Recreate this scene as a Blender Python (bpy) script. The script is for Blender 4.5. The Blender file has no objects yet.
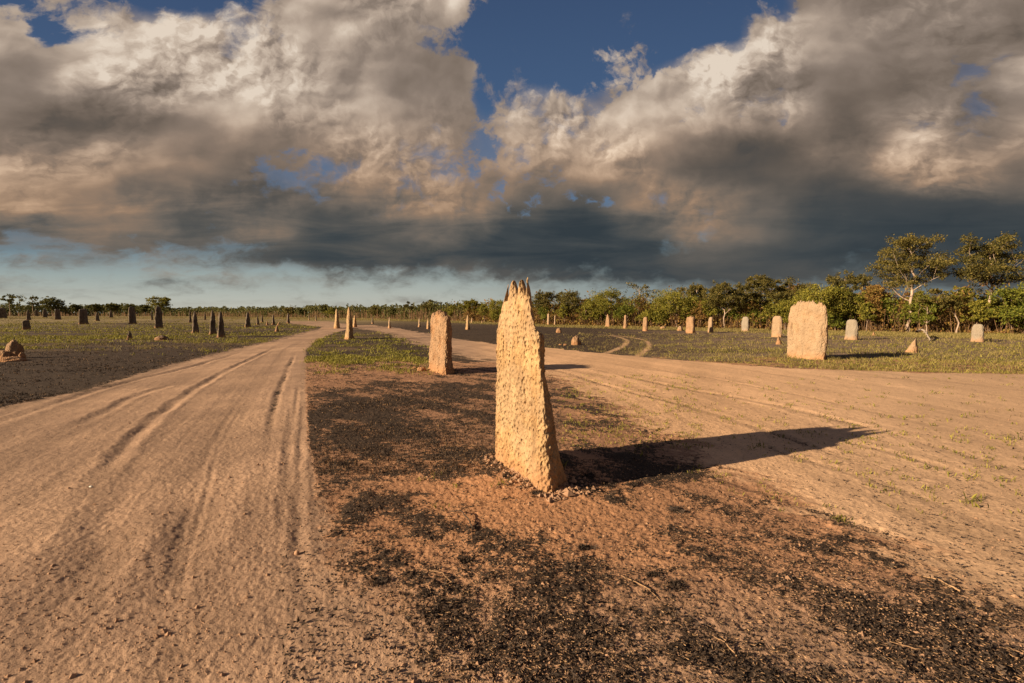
import bpy, math, random
import numpy as np
from mathutils import Vector
R = math.radians
sc = bpy.context.scene
C = sc.collection
# ------------------------------------------------------------------ camera, sky, sun, exposure
F = 483.56; CH = 1.6; HOR = 313.5
PITCH = math.atan((341.5 - HOR) / F)
cam = bpy.data.cameras.new('camera'); cam.lens = 17.0; cam.sensor_width = 36; cam.clip_end = 9000; cam.clip_start = .05
co = bpy.data.objects.new('camera', cam); C.objects.link(co)
co.location = (0, 0, CH); co.rotation_euler = (R(90) - PITCH, 0, 0); sc.camera = co
sc.view_settings.view_transform = 'Standard'; sc.view_settings.look = 'None'
sc.view_settings.gamma = 1; sc.view_settings.use_curve_mapping = False
EXPO = 1.0
sc.view_settings.exposure = EXPO
SUN_EL, SUN_AZ = R(19.6), math.atan2(-.933, -.360)      # azimuth measured from +Y towards +X
sd = Vector((math.sin(SUN_AZ) * math.cos(SUN_EL), math.cos(SUN_AZ) * math.cos(SUN_EL), math.sin(SUN_EL)))
sl = bpy.data.lights.new('sun', 'SUN'); sl.energy = 5.0; sl.angle = R(.55); sl.color = (1, .79, .53)
so = bpy.data.objects.new('sun', sl); C.objects.link(so); so.location = sd * 60
so.rotation_euler = sd.to_track_quat('Z', 'Y').to_euler()

def pray(px, py):
    dx = (px - 512) / F; dz = -(py - 341.5) / F
    c, s = math.cos(PITCH), math.sin(PITCH)
    return dx, c + s * dz, -s + c * dz
def gp(px, py):
    x, y, z = pray(px, py); t = CH / -z
    return x * t, y * t

class NT:
    """small node helper"""
    def __init__(s, tree): s.t = tree; s.n = tree.nodes; s.l = tree.links
    def new(s, typ, **kw):
        n = s.n.new(typ)
        for k, v in kw.items(): setattr(n, k, v)
        return n
    def put(s, sock, v):
        if isinstance(v, bpy.types.NodeSocket): s.l.new(v, sock)
        elif v is not None:
            if sock.type == 'RGBA' and len(v) == 3: v = (*v, 1)
            sock.default_value = v
    def m(s, op, a, b=None, c=None, clamp=False):
        n = s.new('ShaderNodeMath', operation=op, use_clamp=clamp)
        for i, v in enumerate((a, b, c)): s.put(n.inputs[i], v)
        return n.outputs[0]
    def vm(s, op, a, b=None, scale=None):
        n = s.new('ShaderNodeVectorMath', operation=op)
        s.put(n.inputs[0], a); s.put(n.inputs[1], b)
        if scale is not None: s.put(n.inputs['Scale'], scale)
        return n.outputs['Value'] if op in ('DOT_PRODUCT', 'LENGTH', 'DISTANCE') else n.outputs[0]
    def mix(s, f, a, b, blend='MIX'):
        n = s.new('ShaderNodeMix', data_type='RGBA', blend_type=blend)
        s.put(n.inputs[0], f); s.put(n.inputs[6], a); s.put(n.inputs[7], b)
        return n.outputs[2]
    def noise(s, vec, scale, detail=4, rough=.5, dist=0, dim='3D', color=False):
        n = s.new('ShaderNodeTexNoise', noise_dimensions=dim)
        s.put(n.inputs['Vector'], vec); s.put(n.inputs['Scale'], scale); s.put(n.inputs['Detail'], detail)
        s.put(n.inputs['Roughness'], rough); s.put(n.inputs['Distortion'], dist)
        return n.outputs['Color' if color else 'Fac']
    def ramp(s, f, stops, interp='LINEAR'):
        n = s.new('ShaderNodeValToRGB'); cr = n.color_ramp; cr.interpolation = interp
        while len(cr.elements) > 1: cr.elements.remove(cr.elements[-1])
        for i, (p, c) in enumerate(stops):
            e = cr.elements[0] if i == 0 else cr.elements.new(p)
            e.position = p; e.color = (*c, 1) if len(c) == 3 else c
        s.put(n.inputs[0], f)
        return n.outputs[0]
    def sstep(s, v, a, b, o0=0, o1=1):
        n = s.new('ShaderNodeMapRange', interpolation_type='SMOOTHSTEP')
        for i, x in enumerate((v, a, b, o0, o1)): s.put(n.inputs[i], x)
        return n.outputs[0]
    def comb(s, x, y, z):
        n = s.new('ShaderNodeCombineXYZ')
        for i, v in enumerate((x, y, z)): s.put(n.inputs[i], v)
        return n.outputs[0]
    def sep(s, v):
        n = s.new('ShaderNodeSeparateXYZ'); s.put(n.inputs[0], v); return n.outputs
def lin(c, k=1.0):
    return tuple(k * ((v / 255) / 12.92 if v / 255 <= .04045 else ((v / 255 + .055) / 1.055) ** 2.4) for v in c)

# cloud chart: for rows of sky (by slope above the horizon) and columns (by azimuth): coverage, brightness
COLS = [0, 64, 128, 192, 256, 320, 384, 448, 480, 512, 576, 640, 704, 768, 832, 896, 960, 1024]
ROWS = {
 -60: ([0,-.1,.1,-.1,0,.5,.8,.5,0,-.3,-.3,-.3,-.2,.2,.9,1,1,.4],
       [.5,.5,.6,.6,.6,.5,.5,.6,.5,.5,.5,.5,.5,.5,.45,.45,.4,.35]),
 0:   ([.10,-.15,.22,-.15,.10,.85,.95,.66,0,-.3,-.3,-.4,-.3,.2,1,1,.95,.36],
       [.55,.55,.80,.6,.6,.64,.56,.80,.5,.5,.5,.5,.5,.6,.56,.50,.46,.35]),
 40:  ([.90,.14,.50,.9,.55,1,1,.30,-.2,-.2,-.2,-.3,-.1,.9,1,1,1,.62],
       [.80,.72,.86,.84,.82,.70,.54,.45,.5,.5,.5,.5,.6,.76,.54,.50,.46,.35]),
 80:  ([1,.9,1,1,1,1,1,.80,.0,.14,-.1,.30,.9,1,1,1,.50,.8],
       [.46,.70,.82,.84,.82,.68,.54,.42,.45,.62,.65,.80,.88,.56,.36,.32,.36,.66]),
 120: ([1,1,1,1,1,1,1,.80,.34,.52,.72,.80,.50,.62,1,.80,.70,1],
       [.36,.22,.28,.36,.68,.58,.74,.46,.5,.66,.80,.76,.66,.56,.22,.62,.42,.58]),
 160: ([1,1,.72,.82,.55,.36,.66,.46,.38,.42,.75,1,1,1,1,1,1,1],
       [.66,.60,.64,.46,.36,.36,.56,.52,.5,.62,.62,.46,.20,.14,.36,.70,.54,.34]),
 200: ([1,1,.95,.9,.8,.52,.66,.62,.52,.56,.38,.46,.78,1,1,1,1,1],
       [.56,.58,.48,.30,.18,.24,.40,.48,.42,.24,.26,.44,.48,.26,.10,.08,.08,.08]),
 232: ([.62,.60,.66,.8,.85,.95,.72,.72,.9,1,1,.9,.75,.95,1,1,1,1],
       [.26,.30,.44,.20,.30,.08,.18,.30,.16,.03,.0,.12,.44,.30,.10,.05,.03,.03]),
 256: ([.22,.26,.34,.42,.60,.75,.9,.92,.95,1,1,1,.9,.95,1,1,1,1],
       [.28,.30,.30,.30,.16,.08,.14,.12,.08,.04,.02,.06,.20,.16,.07,.04,.04,.04]),
 275: ([.05,.08,.1,.12,.2,.3,.35,.4,.5,.6,.7,.75,.8,.9,.95,.95,.95,.9],
       [.3,.3,.3,.3,.3,.25,.25,.2,.2,.15,.12,.12,.14,.14,.12,.1,.1,.1]),
 292: ([0]*11 + [.05,.1,.2,.3,.3,.3,.3], [.2]*18),
}
w = bpy.data.worlds.new('World'); sc.world = w; w.use_nodes = True
T = NT(w.node_tree); T.n.clear()
g = T.new('ShaderNodeTexCoord').outputs['Generated']
gx, gy, gz = T.sep(g)
rxy = T.m('SQRT', T.m('ADD', T.m('MULTIPLY', gx, gx), T.m('MULTIPLY', gy, gy)))
yy = T.m('MAXIMUM', gy, T.m('MULTIPLY', rxy, .45))
v0 = T.m('DIVIDE', gz, T.m('MAXIMUM', yy, .02))
az = T.m('ARCTAN2', gx, gy)
AZM = R(62)
vp = T.m('MAXIMUM', v0, 0)
q = T.comb(T.m('MULTIPLY', az, 2.5), T.m('ADD', T.m('MULTIPLY', vp, 2.1), T.m('MULTIPLY', T.m('LOGARITHM', T.m('ADD', vp, .04), math.e), .26)), 0)
wn = T.vm('SUBTRACT', T.noise(q, 1.3, 6, .56, color=True), (.5, .5, .5))
wx, wy, _ = T.sep(wn)
az2 = T.m('ADD', az, T.m('MULTIPLY', wx, .20))
v = T.m('ADD', v0, T.m('MULTIPLY', T.m('MULTIPLY', wy, T.sstep(v0, .04, .30)), .20))
fac = T.m('ADD', T.m('DIVIDE', az2, 2 * AZM), .5, clamp=True)
acc = None; pv = None
for py in sorted(ROWS, reverse=True):
    cov, bri = ROWS[py]
    rx_, ry_, rz_ = pray(512, py); vr = rz_ / ry_
    stops = [(math.atan((px - 512) / F) / (2 * AZM) + .5, (cov[i], bri[i], 0)) for i, px in enumerate(COLS)]
    rr = T.ramp(fac, stops, 'EASE')
    acc = rr if acc is None else T.mix(T.sstep(v, pv, vr), acc, rr)
    pv = vr
covs, bris, _ = T.sep(acc)
qw = T.vm('ADD', q, T.vm('SCALE', T.vm('SUBTRACT', T.noise(q, 4.5, 5, .6, color=True), (.5, .5, .5)), scale=.20))
n1 = T.noise(q, 2.4, 6, .56, .25)
n2 = T.noise(T.vm('ADD', q, (-.07, .07, 0)), 2.4, 3, .5, .25)
n1s = T.noise(q, 2.4, 3, .5, .25)
def puff(vec, sc_, det):
    n = T.new('ShaderNodeTexVoronoi', feature='SMOOTH_F1', voronoi_dimensions='2D', normalize=True)
    T.put(n.inputs['Vector'], vec); T.put(n.inputs['Scale'], sc_); T.put(n.inputs['Detail'], det); T.put(n.inputs['Roughness'], .55); T.put(n.inputs['Smoothness'], .35)
    return n.outputs['Distance']
pb1 = puff(qw, 2.7, 2); pb2 = puff(T.vm('ADD', qw, (-.05, .06, 0)), 2.7, 2)
p1 = puff(qw, 6.5, 4); p2 = puff(T.vm('ADD', qw, (-.018, .024, 0)), 6.5, 4)
n3 = T.noise(qw, 10, 7, .58)
soft = T.sstep(v0, .05, .28, .22, 1)
patch = T.sstep(T.noise(q, 1.9, 2, .5), .40, .62, .12, 1)
cv = T.m('ADD', covs, T.m('MULTIPLY', T.m('SUBTRACT', n1, .5), 1.1))
cv = T.m('ADD', cv, T.m('MULTIPLY', T.m('SUBTRACT', n3, .5), 1.0))
cv = T.m('ADD', cv, T.m('MULTIPLY', T.m('SUBTRACT', .4, p1), .45))
cv = T.m('ADD', cv, T.m('MULTIPLY', T.m('SUBTRACT', .4, pb1), .5))
cvr = T.sstep(cv, T.sstep(v0, .03, .2, .0, .27), T.m('ADD', T.sstep(v0, .03, .2, .75, .47), T.m('MULTIPLY', patch, .33)))
cvr = T.m('MAXIMUM', cvr, T.m('MULTIPLY', T.sstep(covs, .22, .60), T.m('ADD', .30, T.m('MULTIPLY', n1, .45))))
relief = T.m('ADD', T.m('MULTIPLY', T.m('SUBTRACT', n1s, n2), 1.1), T.m('MULTIPLY', T.m('MULTIPLY', T.m('SUBTRACT', p2, p1), patch), 1.7))
relief = T.m('ADD', relief, T.m('MULTIPLY', T.m('SUBTRACT', pb2, pb1), 1.0))
relief = T.m('ADD', relief, T.m('MULTIPLY', T.m('SUBTRACT', n3, .5), .14))
relief = T.m('ADD', relief, T.m('MULTIPLY', T.m('SUBTRACT', n1, .5), .30))
b = T.m('ADD', bris, T.m('MULTIPLY', relief, T.m('MULTIPLY', soft, T.m('ADD', T.m('MULTIPLY', T.m('POWER', T.m('MAXIMUM', bris, 0), 1.4), 1.15), .07))))
lows = T.noise(T.comb(T.m('MULTIPLY', az, 2.6), T.m('MULTIPLY', v0, 13), 0), 1.5, 6, .58, .6)
b = T.m('ADD', b, T.m('MULTIPLY', T.m('MULTIPLY', T.m('SUBTRACT', lows, .47), T.sstep(v0, .36, .18)), T.sstep(az, .55, .1, .25, .62)))
b = T.m('MULTIPLY', T.m('ADD', b, T.m('MULTIPLY', T.m('SUBTRACT', 1, cvr), .08), clamp=True), 1.02)
kE = 10.0 / 2 ** EXPO
ccol = T.ramp(b, [(0, lin((52, 61, 67), kE)), (.10, lin((66, 72, 75), kE)), (.22, lin((88, 87, 84), kE)), (.36, lin((115, 107, 99), kE)),
                  (.52, lin((142, 127, 115), kE)), (.70, lin((176, 158, 142), kE)), (.86, lin((204, 186, 168), kE)), (1, lin((226, 210, 192), kE))])
up_ = T.m('MULTIPLY', T.sstep(v0, .16, .34), T.sstep(b, .55, .15))
ccol = T.mix(T.m('MULTIPLY', up_, .85), ccol, T.vm('MULTIPLY', T.vm('ADD', ccol, tuple(kE * e_ for e_ in (.010, .006, .004))), (1.22, 1.0, .86)))
warm = T.m('MULTIPLY', T.sstep(v0, .46, .20), T.sstep(b, .25, .6))
ccol = T.mix(T.m('MULTIPLY', warm, .85), ccol, T.vm('MULTIPLY', ccol, (1.18, .96, .75)))
# low and distant cloud goes cooler
sky = T.new('ShaderNodeTexSky', sky_type='NISHITA'); sky.sun_disc = False
sky.sun_elevation = SUN_EL; sky.sun_rotation = SUN_AZ; sky.altitude = 50; sky.air_density = 1.0; sky.dust_density = 1.2; sky.ozone_density = 2.0
skyc = sky.outputs[0]
grad = T.ramp(T.m('MULTIPLY', v0, 1.4, clamp=True), [(0, lin((194, 192, 180), kE)), (.05, lin((176, 180, 172), kE)), (.11, lin((150, 162, 160), kE)), (.18, lin((106, 128, 140), kE)),
               (.32, lin((80, 112, 146), kE)), (.60, lin((62, 86, 120), kE)), (1, lin((50, 69, 102), kE))])
clear = T.mix(.94, skyc, grad)
# duller clear sky low on the right
clear = T.mix(T.m('MULTIPLY', T.sstep(az, -.25, .6), T.sstep(v0, .25, .02)), clear, lin((100, 117, 124), kE))
streak = T.noise(T.comb(T.m('MULTIPLY', az, 1.2), T.m('MULTIPLY', v0, 16), 0), 2.2, 5, .55)
clear = T.mix(T.m('MULTIPLY', T.sstep(streak, .48, .72), T.m('MULTIPLY', T.sstep(v0, .14, .04), .5)), clear, lin((158, 156, 146), kE))
fin = T.mix(cvr, clear, ccol)
bg = T.new('ShaderNodeBackground'); T.put(bg.inputs[0], fin); bg.inputs[1].default_value = .1
T.l.new(bg.outputs[0], T.new('ShaderNodeOutputWorld').inputs[0])
w.cycles.sampling_method = 'MANUAL'; w.cycles.sample_map_resolution = 512

# ------------------------------------------------------------------ numeric helpers
def hash3(i, j, k, seed):
    h = (i.astype(np.int64) * 374761393 + j.astype(np.int64) * 668265263 + k.astype(np.int64) * 2147483647 + seed * 1274126177) & 0xffffffff
    h = ((h ^ (h >> 13)) * 1103515245) & 0xffffffff
    h = ((h ^ (h >> 15)) * 2246822519) & 0xffffffff
    return ((h ^ (h >> 16)) & 0xffff) / 65535.0
def vn3(x, y, z, seed=0):
    i, j, k = np.floor(x), np.floor(y), np.floor(z)
    fx, fy, fz = x - i, y - j, z - k
    i, j, k = i.astype(np.int64), j.astype(np.int64), k.astype(np.int64)
    sx, sy, sz = [f * f * f * (f * (f * 6 - 15) + 10) for f in (fx, fy, fz)]
    def pl(kk):
        a = hash3(i, j, kk, seed) * (1 - sx) + hash3(i + 1, j, kk, seed) * sx
        b_ = hash3(i, j + 1, kk, seed) * (1 - sx) + hash3(i + 1, j + 1, kk, seed) * sx
        return a * (1 - sy) + b_ * sy
    return (pl(k) * (1 - sz) + pl(k + 1) * sz) * 2 - 1
def vn2(x, y, seed=0):
    i, j = np.floor(x), np.floor(y); fx, fy = x - i, y - j
    i, j = i.astype(np.int64), j.astype(np.int64); z = np.zeros_like(i)
    sx, sy = fx * fx * fx * (fx * (fx * 6 - 15) + 10), fy * fy * fy * (fy * (fy * 6 - 15) + 10)
    a = hash3(i, j, z, seed) * (1 - sx) + hash3(i + 1, j, z, seed) * sx
    b_ = hash3(i, j + 1, z, seed) * (1 - sx) + hash3(i + 1, j + 1, z, seed) * sx
    return (a * (1 - sy) + b_ * sy) * 2 - 1
def fbm2(x, y, scale, oct=4, seed=0, rough=.5):
    t = 0; a = 1; s = 0; c, sn = .8, .6
    for o in range(oct):
        t = t + a * vn2(x * scale + 17.3 * o, y * scale - 9.1 * o, seed + o); s += a
        a *= rough; scale *= 2.03; x, y = c * x - sn * y, sn * x + c * y
    return t / s
def fbm3(x, y, z, scale, oct=4, seed=0, rough=.5):
    t = 0; a = 1; s = 0
    for o in range(oct):
        t = t + a * vn3(x * scale + 7.7 * o, y * scale + 3.1 * o, z * scale - 5.3 * o, seed + o); s += a
        a *= rough; scale *= 2.03
    return t / s
def ss(x, a, b):
    t = np.clip((x - a) / (b - a), 0, 1); return t * t * (3 - 2 * t)
def inpoly(x, y, poly):
    r = np.zeros(x.shape, bool); n = len(poly)
    for i in range(n):
        x1, y1 = poly[i]; x2, y2 = poly[(i + 1) % n]
        if y1 == y2: continue
        c_ = ((y1 > y) != (y2 > y)) & (x < (x2 - x1) * (y - y1) / (y2 - y1) + x1)
        r ^= c_
    return r
def smooth_line(pts, n=4):
    P = [pts[0]] + list(pts) + [pts[-1]]; out = []
    for i in range(1, len(P) - 2):
        for k in range(n):
            t = k / n
            out.append(tuple(.5 * ((2 * P[i][a]) + (-P[i-1][a] + P[i+1][a]) * t + (2*P[i-1][a] - 5*P[i][a] + 4*P[i+1][a] - P[i+2][a]) * t*t
                       + (-P[i-1][a] + 3*P[i][a] - 3*P[i+1][a] + P[i+2][a]) * t**3) for a in (0, 1)))
    out.append(tuple(pts[-1])); return out
def linedist(x, y, pts, reach):
    """signed distance to a polyline (inf beyond reach) and the parameter along it"""
    best = np.full(x.shape, 1e9); par = np.zeros(x.shape); n = len(pts) - 1
    for i in range(n):
        (x1, y1), (x2, y2) = pts[i], pts[i + 1]
        sel = np.nonzero((x > min(x1, x2) - reach) & (x < max(x1, x2) + reach) & (y > min(y1, y2) - reach) & (y < max(y1, y2) + reach))[0]
        if not len(sel): continue
        xs, ys = x[sel], y[sel]; dx, dy = x2 - x1, y2 - y1; L2 = dx * dx + dy * dy + 1e-12
        t = np.clip(((xs - x1) * dx + (ys - y1) * dy) / L2, 0, 1)
        d = np.hypot(xs - x1 - t * dx, ys - y1 - t * dy)
        sg = np.sign((xs - x1) * dy - (ys - y1) * dx); sg[sg == 0] = 1
        up = d < np.abs(best[sel]); idx = sel[up]
        best[idx] = (d * sg)[up]; par[idx] = ((i + t) / n)[up]
    return best, par

def link(o, parent=None):
    C.objects.link(o)
    if parent: o.parent = parent
    return o
def tag(o, label=None, cat=None, group=None, kind=None):
    if label: o['label'] = label
    if cat: o['category'] = cat
    if group: o['group'] = group
    if kind: o['kind'] = kind
    return o
def raw_mesh(name, verts, faces, mat, parent=None, smooth=True, loc=(0, 0, 0), rz=0, attrs=None):
    """verts (N,3), faces (M,k) constant k"""
    verts = np.asarray(verts, np.float32); faces = np.asarray(faces, np.int32); k = faces.shape[1]
    me = bpy.data.meshes.new(name)
    me.vertices.add(len(verts)); me.vertices.foreach_set('co', verts.ravel())
    me.loops.add(faces.size); me.loops.foreach_set('vertex_index', faces.ravel())
    me.polygons.add(len(faces))
    me.polygons.foreach_set('loop_start', np.arange(0, faces.size, k, dtype=np.int32))
    me.polygons.foreach_set('use_smooth', np.full(len(faces), smooth, bool))
    me.update(calc_edges=True)
    for an, arr in (attrs or {}).items():
        if arr.ndim == 1:
            a = me.attributes.new(an, 'FLOAT', 'POINT'); a.data.foreach_set('value', arr.astype(np.float32))
        else:
            a = me.attributes.new(an, 'FLOAT_COLOR', 'POINT')
            a.data.foreach_set('color', np.c_[arr, np.ones(len(arr))].astype(np.float32).ravel())
    me.materials.append(mat)
    o = bpy.data.objects.new(name, me); link(o, parent); o.location = loc; o.rotation_euler = (0, 0, rz)
    return o

# ------------------------------------------------------------------ materials
def mat(name):
    m = bpy.data.materials.new(name); m.use_nodes = True; t = NT(m.node_tree)
    bsdf = m.node_tree.nodes['Principled BSDF']; bsdf.inputs['Specular IOR Level'].default_value = .15; bsdf.inputs['Roughness'].default_value = .9
    return m, t, bsdf
def bump(t, bsdf, h, strength, dist):
    b_ = t.new('ShaderNodeBump'); b_.inputs['Strength'].default_value = strength; b_.inputs['Distance'].default_value = dist
    t.put(b_.inputs['Height'], h); t.l.new(b_.outputs[0], bsdf.inputs['Normal'])

def ground_mat():
    m, t, bs = mat('ground_soil')
    col = t.new('ShaderNodeAttribute', attribute_name='gcol').outputs['Color']
    ch = t.new('ShaderNodeAttribute', attribute_name='char').outputs['Fac']
    pos = t.new('ShaderNodeNewGeometry').outputs['Position']
    f1 = t.noise(pos, 42, 5, .62); f2 = t.noise(pos, 150, 3, .6); f3 = t.noise(pos, 6, 5, .6)
    var = t.m('ADD', t.m('MULTIPLY', f1, .9), t.m('MULTIPLY', f2, .45))
    var = t.m('ADD', t.m('ADD', var, t.m('MULTIPLY', f3, .35)), .15)
    c = t.vm('SCALE', col, scale=var)
    # charred bits, sharp edged
    sp = t.m('ADD', t.m('MULTIPLY', t.m('SUBTRACT', t.noise(pos, 55, 5, .7), .5), 2.1), t.m('MULTIPLY', t.m('SUBTRACT', t.noise(pos, 17, 4, .6), .5), 1.3))
    cm = t.sstep(t.m('ADD', ch, sp), .44, .66)
    ash = t.ramp(t.noise(pos, 110, 2, .5), [(.30, (.016, .011, .008)), (.54, (.046, .030, .021)), (.72, (.14, .088, .056))])
    c = t.mix(cm, c, ash)
    t.put(bs.inputs['Base Color'], c); bs.inputs['Roughness'].default_value = 1
    h = t.m('ADD', t.m('MULTIPLY', f1, 1), t.m('MULTIPLY', f2, .5))
    h = t.m('ADD', h, t.m('MULTIPLY', cm, .5))
    bump(t, bs, h, .9, .008)
    return m
def mound_mat(name, base, dark, pits=1.0):
    m, t, bs = mat(name)
    tc = t.new('ShaderNodeTexCoord').outputs['Object']
    sx = t.vm('MULTIPLY', tc, (1, 1, .45))
    n = t.noise(sx, 5, 6, .6); nf = t.noise(tc, 38, 4, .65); big = t.noise(tc, 1.6, 4, .5)
    c = t.mix(t.sstep(n, .35, .68), dark, base)
    c = t.vm('SCALE', c, scale=t.m('ADD', t.m('MULTIPLY', nf, .7), t.m('ADD', t.m('MULTIPLY', big, .5), .42)))
    ptx = t.new('ShaderNodeTexVoronoi'); t.put(ptx.inputs['Vector'], t.vm('MULTIPLY', tc, (1, 1, .7))); ptx.inputs['Scale'].default_value = 30
    st = t.noise(t.vm('MULTIPLY', tc, (1, 1, .16)), 7, 5, .6); wx_ = t.noise(tc, 2.2, 4, .6)
    c = t.mix(t.m('MULTIPLY', t.sstep(st, .52, .70), t.sstep(wx_, .40, .62, .15, .75)), c, t.vm('SCALE', dark, scale=.55) if False else tuple(v_ * .55 for v_ in dark[:3]))
    c = t.mix(t.m('MULTIPLY', t.sstep(wx_, .62, .44), .28), c, (.33, .265, .19, 1))
    z = t.sep(tc)[2]
    low = t.sstep(t.m('ADD', z, t.m('MULTIPLY', t.m('SUBTRACT', n, .5), .5)), .35, .02)
    c = t.mix(t.m('MULTIPLY', low, .65), c, (.40, .20, .092, 1))
    t.put(bs.inputs['Base Color'], c)
    h = t.m('ADD', t.m('MULTIPLY', nf, 1.0), t.m('MULTIPLY', ptx.outputs['Distance'], 1.2))
    pit_d = t.sstep(ptx.outputs['Distance'], .15, .5)
    bump(t, bs, t.m('ADD', h, t.m('MULTIPLY', pit_d, .6)), .9 * pits, .018)
    return m
def leaf_mat(name, c1, c2, c3, trans=.3):
    m, t, bs = mat(name)
    ge = t.new('ShaderNodeNewGeometry'); oi = t.new('ShaderNodeObjectInfo')
    r = t.m('ADD', t.m('MULTIPLY', ge.outputs['Random Per Island'], .7), t.m('MULTIPLY', t.noise(ge.outputs['Position'], .9, 3, .6), .6))
    r = t.m('ADD', r, t.m('MULTIPLY', oi.outputs['Random'], .15))
    c = t.ramp(r, [(.25, c1), (.62, c2), (.98, c3)])
    t.put(bs.inputs['Base Color'], c); bs.inputs['Roughness'].default_value = .7
    tr = t.new('ShaderNodeBsdfTranslucent'); t.put(tr.inputs[0], c)
    mx = t.new('ShaderNodeMixShader'); mx.inputs[0].default_value = trans
    out = m.node_tree.nodes['Material Output']
    t.l.new(bs.outputs[0], mx.inputs[1]); t.l.new(tr.outputs[0], mx.inputs[2]); t.l.new(mx.outputs[0], out.inputs[0])
    return m
def noisy_mat(name, a, b_, scale=6, rough=.9, stretch=(1, 1, 1), bumpd=.01):
    m, t, bs = mat(name)
    tc = t.vm('MULTIPLY', t.new('ShaderNodeTexCoord').outputs['Object'], stretch)
    n = t.noise(tc, scale, 6, .6)
    t.put(bs.inputs['Base Color'], t.mix(t.sstep(n, .35, .65), a, b_)); bs.inputs['Roughness'].default_value = rough
    bump(t, bs, n, .8, bumpd); return m
def c4(r, g_, b_): return (r, g_, b_, 1)
M_ground = ground_mat()
M_mound = mound_mat('mound_straw_clay', c4(.47, .300, .145), c4(.33, .195, .09))
M_mound_orange = mound_mat('mound_orange_clay', c4(.40, .225, .115), c4(.27, .145, .072))
M_mound_pale = mound_mat('mound_pale_clay', c4(.37, .245, .145), c4(.30, .19, .108), .6)
M_mound_grey = mound_mat('mound_grey_clay', c4(.28, .235, .185), c4(.23, .185, .14), .6)
M_mound_dark = mound_mat('mound_shaded_clay', c4(.14, .10, .075), c4(.08, .058, .042), .8)  # shade on the left mounds' faces is put into this darkened clay colour
M_bark = noisy_mat('bark', c4(.16, .11, .08), c4(.34, .235, .17), 5, .9, (1, 1, .35), .03)
M_bark_pale = noisy_mat('bark_pale', c4(.27, .19, .14), c4(.48, .36, .27), 4, .9, (1, 1, .35), .03)
M_leaf_dark = leaf_mat('leaf_olive', (.036, .038, .011), (.10, .088, .024), (.22, .17, .046))
M_leaf_green = leaf_mat('leaf_green', (.055, .060, .011), (.155, .152, .024), (.30, .255, .042))
M_leaf_bright = leaf_mat('leaf_bright', (.05, .068, .011), (.115, .135, .018), (.22, .215, .032), .35)
M_leaf_dry = leaf_mat('leaf_dry', (.12, .060, .020), (.26, .135, .042), (.25, .18, .045))
M_leaf_far = leaf_mat('leaf_far', (.045, .052, .018), (.10, .10, .03), (.17, .155, .05))
M_grass = leaf_mat('grass_green', (.055, .055, .012), (.15, .138, .025), (.36, .31, .065), .3)
M_grass_dry = leaf_mat('grass_dry', (.12, .10, .03), (.22, .18, .06), (.32, .24, .09), .25)
M_stem = noisy_mat('dry_stem', c4(.10, .06, .035), c4(.26, .155, .08), 3)
M_char = noisy_mat('charcoal', c4(.026, .018, .014), c4(.085, .060, .045), 20)
M_clod = noisy_mat('clod', c4(.40, .235, .14), c4(.27, .16, .10), 9)
M_twig = noisy_mat('twig', c4(.42, .26, .14), c4(.22, .13, .075), 14)
M_white = noisy_mat('white_stone', c4(.7, .66, .58), c4(.6, .55, .48), 14)
M_ash_wood = noisy_mat('bleached_wood', c4(.46, .37, .28), c4(.33, .25, .18), 8)

# ------------------------------------------------------------------ ground, as one sheet cut into ground / dirt_track / dirt_road
MX, MY = gp(528, 484)                                                     # foot of the tall mound
trackR = [(306, 350), (305.5, 389), (308, 437), (316, 485), (327, 516), (345, 559), (372, 596), (400, 639), (440, 690)]
trackL = [(276, 340), (223, 352), (159, 368), (90, 389), (0, 408), (-200, 452)]
P_track = [(1.2, .2), (.9, -8), (-14, -8), (-14, 3)] + [gp(*p) for p in reversed(trackL)] + \
          [gp(*p) for p in [(300, 333), (318, 329.5), (322, 327)]] + [gp(*p) for p in [(352, 328), (334, 333), (316, 341)]] + [gp(*p) for p in trackR]
roadU = [(352, 325.2), (372, 325.2), (400, 328.5), (430, 334), (455, 338.5), (500, 344), (550, 348), (600, 353), (700, 362), (780, 367.5), (860, 371), (1024, 375), (1300, 384)]
roadD = [(352, 328), (372, 330), (395, 335.5), (420, 345), (450, 353), (500, 364), (560, 378), (600, 397), (660, 428), (740, 478), (860, 538), (1024, 603), (1250, 690)]
P_road = [gp(*p) for p in [(322, 327), (290, 323.5), (285, 321.2), (330, 321.5)] + roadU] + [(14, 1.5), (5, .6)] + [gp(*p) for p in reversed(roadD)]
twin = [smooth_line([gp(*p) for p in l]) for l in ([(604, 354), (618, 348.5), (626, 343.5), (626, 339.5), (616, 336.5), (600, 334.8)],
                                                    [(636, 357), (645, 351), (649, 345), (645, 340.5), (632, 337.5), (612, 335)])]
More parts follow.
